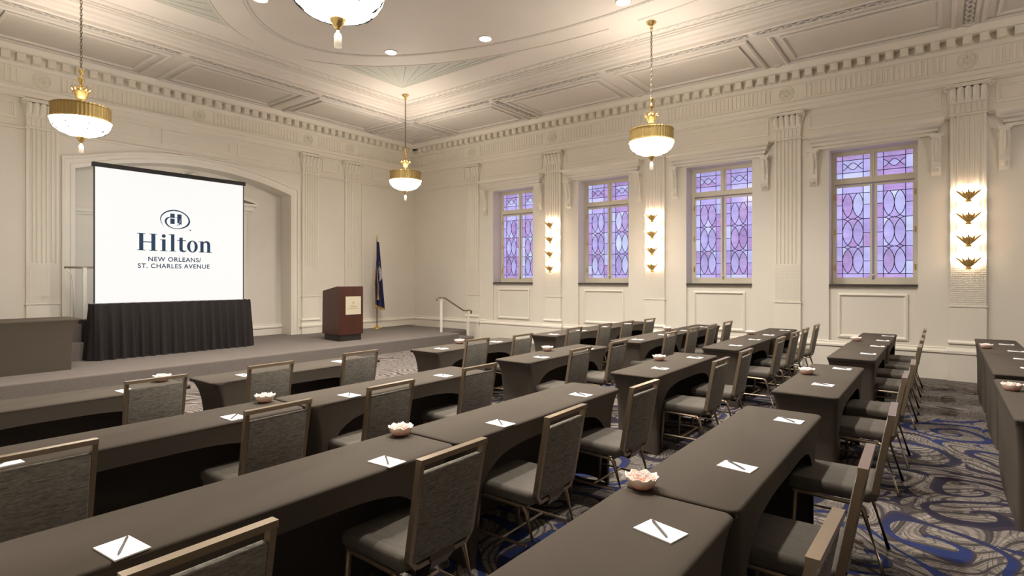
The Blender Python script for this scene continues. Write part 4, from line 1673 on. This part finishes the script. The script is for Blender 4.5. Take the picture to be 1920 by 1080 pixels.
tag(bb, 'low black draped box behind the left end of the skirted table', 'box')
tag(st, 'table behind a black pleated skirt below the projection screen', 'table')

scn = empty('projection_screen', (0, 11.45, 0))
SX0, SX1, SZ0, SZ1 = 3.205, 5.75, 1.222, 3.565
tS = lambda u, n, z: (u, -n, z)
m = MB(tS); m.box(SX0, SX1, -.004, .0, SZ0, SZ1); m.build('screen_surface', SCREEN, scn)
m = MB(tS)
m.box(SX0 - .02, SX0, -.006, .004, SZ0, SZ1); m.box(SX1, SX1 + .02, -.006, .004, SZ0, SZ1)
m.build('black_border', BLACK, scn)
m = MB(tS); m.box(SX0 - .045, SX1 + .045, -.03, .035, SZ1, SZ1 + .075); m.build('roller_case', BLACK, scn, bevel=.01)
for x in (SX0 + .3, SX1 - .3):
    MB(tS).tube([(x, -.02, 1.219), (x, -.02, SZ1 + .02)], .015, 8).build('support_pole', BLACK, scn)
MB(tS).lathe([(.0, -.02), (.03, -.015), (.03, .01), (.0, .015)], 10, (4.6, .0, SZ1 + .085)).build('hanger_loop', WHITEP, scn)

def flat(m, poly, n=.003):
    m.add([(u, n, z) for u, z in poly], [tuple(range(len(poly)))])
def stroke(m, pts, ws, n=.003):
    """ribbon with varying width through 2d points"""
    vs = []
    for i, (x, z) in enumerate(pts):
        a, b = pts[max(0, i - 1)], pts[min(len(pts) - 1, i + 1)]
        d = hypot(b[0] - a[0], b[1] - a[1]) or 1
        nx, nz = -(b[1] - a[1]) / d * ws[i] / 2, (b[0] - a[0]) / d * ws[i] / 2
        vs += [(x + nx, n, z + nz), (x - nx, n, z - nz)]
    m.add(vs, [(2 * i, 2 * i + 1, 2 * i + 3, 2 * i + 2) for i in range(len(pts) - 1)])
def ring(m, cx, cz, rx, rz, ix, iz, a0=0, a1=2 * pi, n=28, nn=.003):
    vs = []
    for k in range(n + 1):
        a = a0 + (a1 - a0) * k / n
        vs += [(cx + rx * cos(a), nn, cz + rz * sin(a)), (cx + ix * cos(a), nn, cz + iz * sin(a))]
    m.add(vs, [(2 * i, 2 * i + 1, 2 * i + 3, 2 * i + 2) for i in range(n)])
def rect(m, x0, x1, z0, z1, n=.003):
    flat(m, [(x0, z0), (x1, z0), (x1, z1), (x0, z1)], n)

def serif_word(m, x, z, H, W_):
    """the hotel word: six roman letters, cap height H, total width W_"""
    k = W_ / 3.98
    sx = lambda v: x + v * k
    sz = lambda v: z + v * H
    def R(a, b, c, d): rect(m, sx(a), sx(b), sz(c), sz(d))
    def serif(a, b, zz, up_=False):
        flat(m, [(sx(a), sz(zz)), (sx(b), sz(zz)), (sx(b), sz(zz + .035)), (sx(a), sz(zz + .035))])
    # H
    for a in (.10, .72):
        R(a, a + .21, 0, 1)
        serif(a - .10, a + .31, 0); serif(a - .10, a + .31, .965)
    R(.30, .73, .475, .535)
    # i
    R(1.28, 1.47, 0, .70); serif(1.19, 1.56, 0)
    flat(m, [(sx(1.17), sz(.66)), (sx(1.30), sz(.655)), (sx(1.47), sz(.71)), (sx(1.17), sz(.69))])
    ring(m, sx(1.37), sz(.90), .105 * k, .105 * k, 0, 0)
    # l
    R(1.76, 1.95, 0, 1.03); serif(1.67, 2.04, 0)
    flat(m, [(sx(1.64), sz(.985)), (sx(1.78), sz(.975)), (sx(1.95), sz(1.04)), (sx(1.64), sz(1.015))])
    # t
    R(2.22, 2.41, .13, .86); R(2.09, 2.60, .655, .70)
    stroke(m, [(sx(2.315), sz(.20)), (sx(2.33), sz(.08)), (sx(2.42), sz(.03)), (sx(2.55), sz(.03)), (sx(2.62), sz(.07))], [.19 * k, .17 * k, .12 * k, .07 * k, .03 * k])
    # o
    ring(m, sx(2.96), sz(.34), .31 * k, .37 * H, .13 * k, .32 * H)
    # n
    R(3.42, 3.61, 0, .68); serif(3.33, 3.69, 0)
    flat(m, [(sx(3.31), sz(.65)), (sx(3.44), sz(.645)), (sx(3.61), sz(.70)), (sx(3.31), sz(.68))])
    R(3.82, 4.01, 0, .48); serif(3.74, 4.10, 0)
    stroke(m, [(sx(3.59), sz(.55)), (sx(3.66), sz(.64)), (sx(3.76), sz(.675)), (sx(3.86), sz(.64)), (sx(3.905), sz(.55)), (sx(3.915), sz(.45))], [.03 * k, .07 * k, .11 * k, .16 * k, .19 * k, .19 * k])

def emblem(m, cx, cz, rx, rz):
    """oval sweep that turns inward into a smaller loop round a two-bar letter"""
    key = [(-.78, -.78, .004), (-.90, -.55, .03), (-.99, -.22, .05), (-1.0, .10, .062), (-.90, .42, .075), (-.70, .70, .085), (-.42, .90, .09), (-.10, 1.0, .09), (.25, .96, .085), (.55, .80, .08),
           (.80, .53, .085), (.94, .22, .10), (.99, -.10, .12), (.92, -.42, .125), (.72, -.70, .10), (.42, -.90, .07), (.10, -.98, .05), (-.20, -.92, .055), (-.46, -.74, .075),
           (-.62, -.48, .11), (-.66, -.18, .13), (-.58, .06, .11), (-.40, .22, .06), (-.16, .28, .035), (.12, .22, .035), (.32, .06, .05), (.40, -.16, .085), (.36, -.36, .09), (.24, -.54, .05), (.06, -.64, .012), (-.04, -.64, .003)]
    def cr(p0, p1, p2, p3, t):
        return tuple(.5 * (2 * b + (c - a) * t + (2 * a - 5 * b + 4 * c - d) * t * t + (3 * b - a - 3 * c + d) * t ** 3) for a, b, c, d in zip(p0, p1, p2, p3))
    pts, ws = [], []
    for i in range(len(key) - 1):
        q = [key[max(0, i - 1)], key[i], key[i + 1], key[min(len(key) - 1, i + 2)]]
        for k in range(4):
            x, z, w = cr(*q, k / 4)
            pts.append((cx + rx * .95 * x, cz + rz * .95 * z)); ws.append(max(.002, w) * rx)
    stroke(m, pts, ws)
    rect(m, cx - .33 * rx, cx - .04 * rx, cz + .16 * rz, cz + .60 * rz, .0025)
    rect(m, cx - .33 * rx, cx - .04 * rx, cz - .46 * rz, cz + .10 * rz, .0025)
    rect(m, cx + .13 * rx, cx + .42 * rx, cz + .08 * rz, cz + .58 * rz, .0025)
    flat(m, [(cx + .13 * rx, cz - .34 * rz), (cx + .30 * rx, cz - .40 * rz), (cx + .30 * rx, cz + .08 * rz), (cx + .13 * rx, cz + .08 * rz)], .0025)
    rect(m, cx + .37 * rx, cx + .42 * rx, cz - .50 * rz, cz + .08 * rz, .0025)

m = MB(tS); emblem(m, 4.465, 2.757, .262, .182)
ring(m, 4.73, 2.575, .012, .014, 0, 0)
e1 = m.build('emblem', NAVY, scn)
m = MB(tS); serif_word(m, 3.835, 2.157, .312, 1.255)
m.build('lettering', NAVY, scn)
def text(body, xc, zb, width, height, parent, mat_, y=-.004):
    c = bpy.data.curves.new('lettering', 'FONT')
    c.body = body
    c.align_x = 'CENTER'
    c.space_character = 1.12
    c.size = 1.0
    c.offset = 0.018
    c.extrude = 0.0
    c.materials.append(mat_)
    o = bpy.data.objects.new('lettering', c)
    COL.objects.link(o)
    bpy.context.view_layer.update()
    me = bpy.data.meshes.new_from_object(o)
    bpy.data.objects.remove(o)
    xs_ = [v.co.x for v in me.vertices]
    ys_ = [v.co.y for v in me.vertices]
    w_, h_ = max(xs_) - min(xs_), max(ys_) - min(ys_)
    for v in me.vertices:
        v.co.x *= width / w_
        v.co.y *= height / .72
    o = bpy.data.objects.new('lettering', me)
    COL.objects.link(o)
    o.rotation_euler = (pi / 2, 0, 0)
    o.parent = parent
    o.location = (xc, y, zb)
    return o
text('NEW ORLEANS/', 4.465, 1.966, .915, .082, scn, NAVY)
text('ST. CHARLES AVENUE', 4.465, 1.842, 1.24, .082, scn, NAVY)
tag(scn, 'lit white projection screen with navy hotel logo', 'screen')

# lectern
lc = empty('lectern', (7.33, 10.38, SZ), radians(-5))
m = MB()
LW, LD = .59, .74
m.add([(0, 0, .14), (LW, 0, .14), (LW, LD, .14), (0, LD, .14), (0, 0, 1.20), (LW, 0, 1.20), (LW, LD * .97, 1.10), (0, LD * .97, 1.10), (0, .10, 1.205), (LW, .10, 1.205)],
      [(0, 3, 2, 1), (0, 1, 5, 4), (1, 2, 6, 9, 5), (2, 3, 7, 6), (3, 0, 4, 8, 7), (4, 5, 9, 8), (8, 9, 6, 7)])
m.build('cabinet', WOOD, lc)
MB().box(.035, LW - .035, .03, LD - .04, 0, .14).build('plinth', WOODD, lc)
MB().box(.15, LW - .06, -.008, 0, .58, .98).build('plaque', BRASSPLQ, lc)
tL = lambda u, n, z: (u, -.008 - n, z)
m = MB(tL); emblem(m, .34, .84, .035, .026); m.build('emblem', PLQTXT, lc)
m = MB(tL); serif_word(m, .26, .745, .035, .16); m.build('lettering', PLQTXT, lc)
text('NEW ORLEANS/ST. CHARLES AVENUE', .34, .705, .27, .014, lc, PLQTXT, -.012)
tag(lc, 'dark mahogany lectern with cream plaque on the stage', 'lectern')

# flag
fg = empty('flag', (9.91, 12.32, SZ))
MB().lathe([(.0, 0), (.13, 0), (.135, .02), (.10, .035), (.04, .06), (.025, .12), (.0, .12)], 16, cap=False).build('base', BRASS, fg, True)
MB().tube([(0, 0, .05), (0, 0, 2.42)], .0135, 8).build('pole', POLEW, fg)
MB().lathe([(.0, 2.40), (.02, 2.42), (.012, 2.45), (.03, 2.48), (.018, 2.53), (.0, 2.58)], 8, cap=False).build('finial', BRASS, fg, True)
def flagpt(s, f):
    # s across -> 0..1 , f down 0..1
    wl_, wr_ = -.03 - .15 * min(1, f * 1.5), .02 + .13 * f
    x = wl_ + (wr_ - wl_) * s
    y = -.03 - (.02 + .05 * f) * (1 + sin(s * 4.2 * pi + .6))
    z = 2.38 - (1.72 + .10 * s) * f
    return (x * .92, y, z)
m = MB()
ns, nf = 40, 16
m.add([flagpt(i / ns, j / nf) for i in range(ns + 1) for j in range(nf + 1)], [(i * (nf + 1) + j, i * (nf + 1) + j + 1, (i + 1) * (nf + 1) + j + 1, (i + 1) * (nf + 1) + j) for i in range(ns) for j in range(nf)])
m.build('cloth', FLAGB, fg, True)
m = MB()
for i in range(60):
    p = flagpt(i / 59, 1)
    m.tube([p, (p[0], p[1], p[2] - .055)], .006, 4)
for j in range(34):
    p = flagpt(.0, .45 + .55 * j / 33)
    m.tube([p, (p[0] - .045, p[1], p[2] - .01)], .007, 4)
m.build('gold_fringe', FRINGE, fg)['kind'] = 'stuff'
m = MB()
vs, fs = [], []
sh = [(.30, .66), (.35, .80), (.40, .92), (.45, .97), (.50, .98), (.55, .96), (.60, .84)]
for j, (f, s1) in enumerate(sh):
    s0 = .50 + .06 * sin(j * 1.7)
    for q in range(4):
        x, y, z = flagpt(s0 + (s1 - s0) * q / 3, f)
        vs.append((x, y - .012, z))
for j in range(len(sh) - 1):
    for q in range(3):
        fs.append((j * 4 + q, j * 4 + q + 1, j * 4 + 5 + q, j * 4 + 4 + q))
m.add(vs, fs)
m.build('white_emblem', FLAGW, fg)
m = MB()
m.tube([flagpt(.28, .30), (-.09, -.16, 1.2), (-.10, -.17, .95)], .010, 6)
m.tube([(-.10, -.17, .95), (-.10, -.17, .80)], [.012, .028], 6)
m.build('gold_cord', FRINGE, fg)
tag(fg, 'navy flag with gold fringe hanging on a dark pole', 'flag')

# handrails
hr = empty('handrail', (0, 0, 0))
p1 = (10.22, 10.15)
p2 = (11.10, 10.02)
MB().box(p1[0] - .022, p1[0] + .022, p1[1] - .022, p1[1] + .022, SZ, 1.13).build('post', WHITEP, hr)
MB().box(p2[0] - .022, p2[0] + .022, p2[1] - .022, p2[1] + .022, 0, .775).build('post', WHITEP, hr)
MB().tube([(p1[0] - .16, p1[1], 1.08), (p1[0] - .17, p1[1], 1.14), (p1[0] - .12, p1[1], 1.16), (p1[0] + .12, p1[1], 1.15), (p2[0] - .18, p2[1], .80), (p2[0] + .10, p2[1], .79), (p2[0] + .13, p2[1], .77), (p2[0] + .11, p2[1], .70)], .021, 8).build('rail', BRONZE, hr, True)
tag(hr, 'short white posted handrail at the right end of the stage', 'handrail')
hr = empty('handrail', (0, 0, 0))
MB().box(3.18, 3.235, 11.98, 12.02, .86, 1.84).build('post', WHITEP, hr)
MB().box(2.37, 2.41, 11.48, 11.52, .56, 1.50).build('post', WHITEP, hr) if False else None
MB().tube([(2.92, 12.0, 1.84), (3.6, 12.0, 1.85)], .018, 8).build('rail', BRONZE, hr, True)
MB().tube([(2.95, 12.0, 1.83), (3.02, 12.0, 1.72), (3.05, 12.0, 1.5), (3.05, 12.0, .86)], .012, 6).build('bracket', WHITEP, hr, True)
tag(hr, 'white handrail post and rail left of the projection screen', 'handrail')
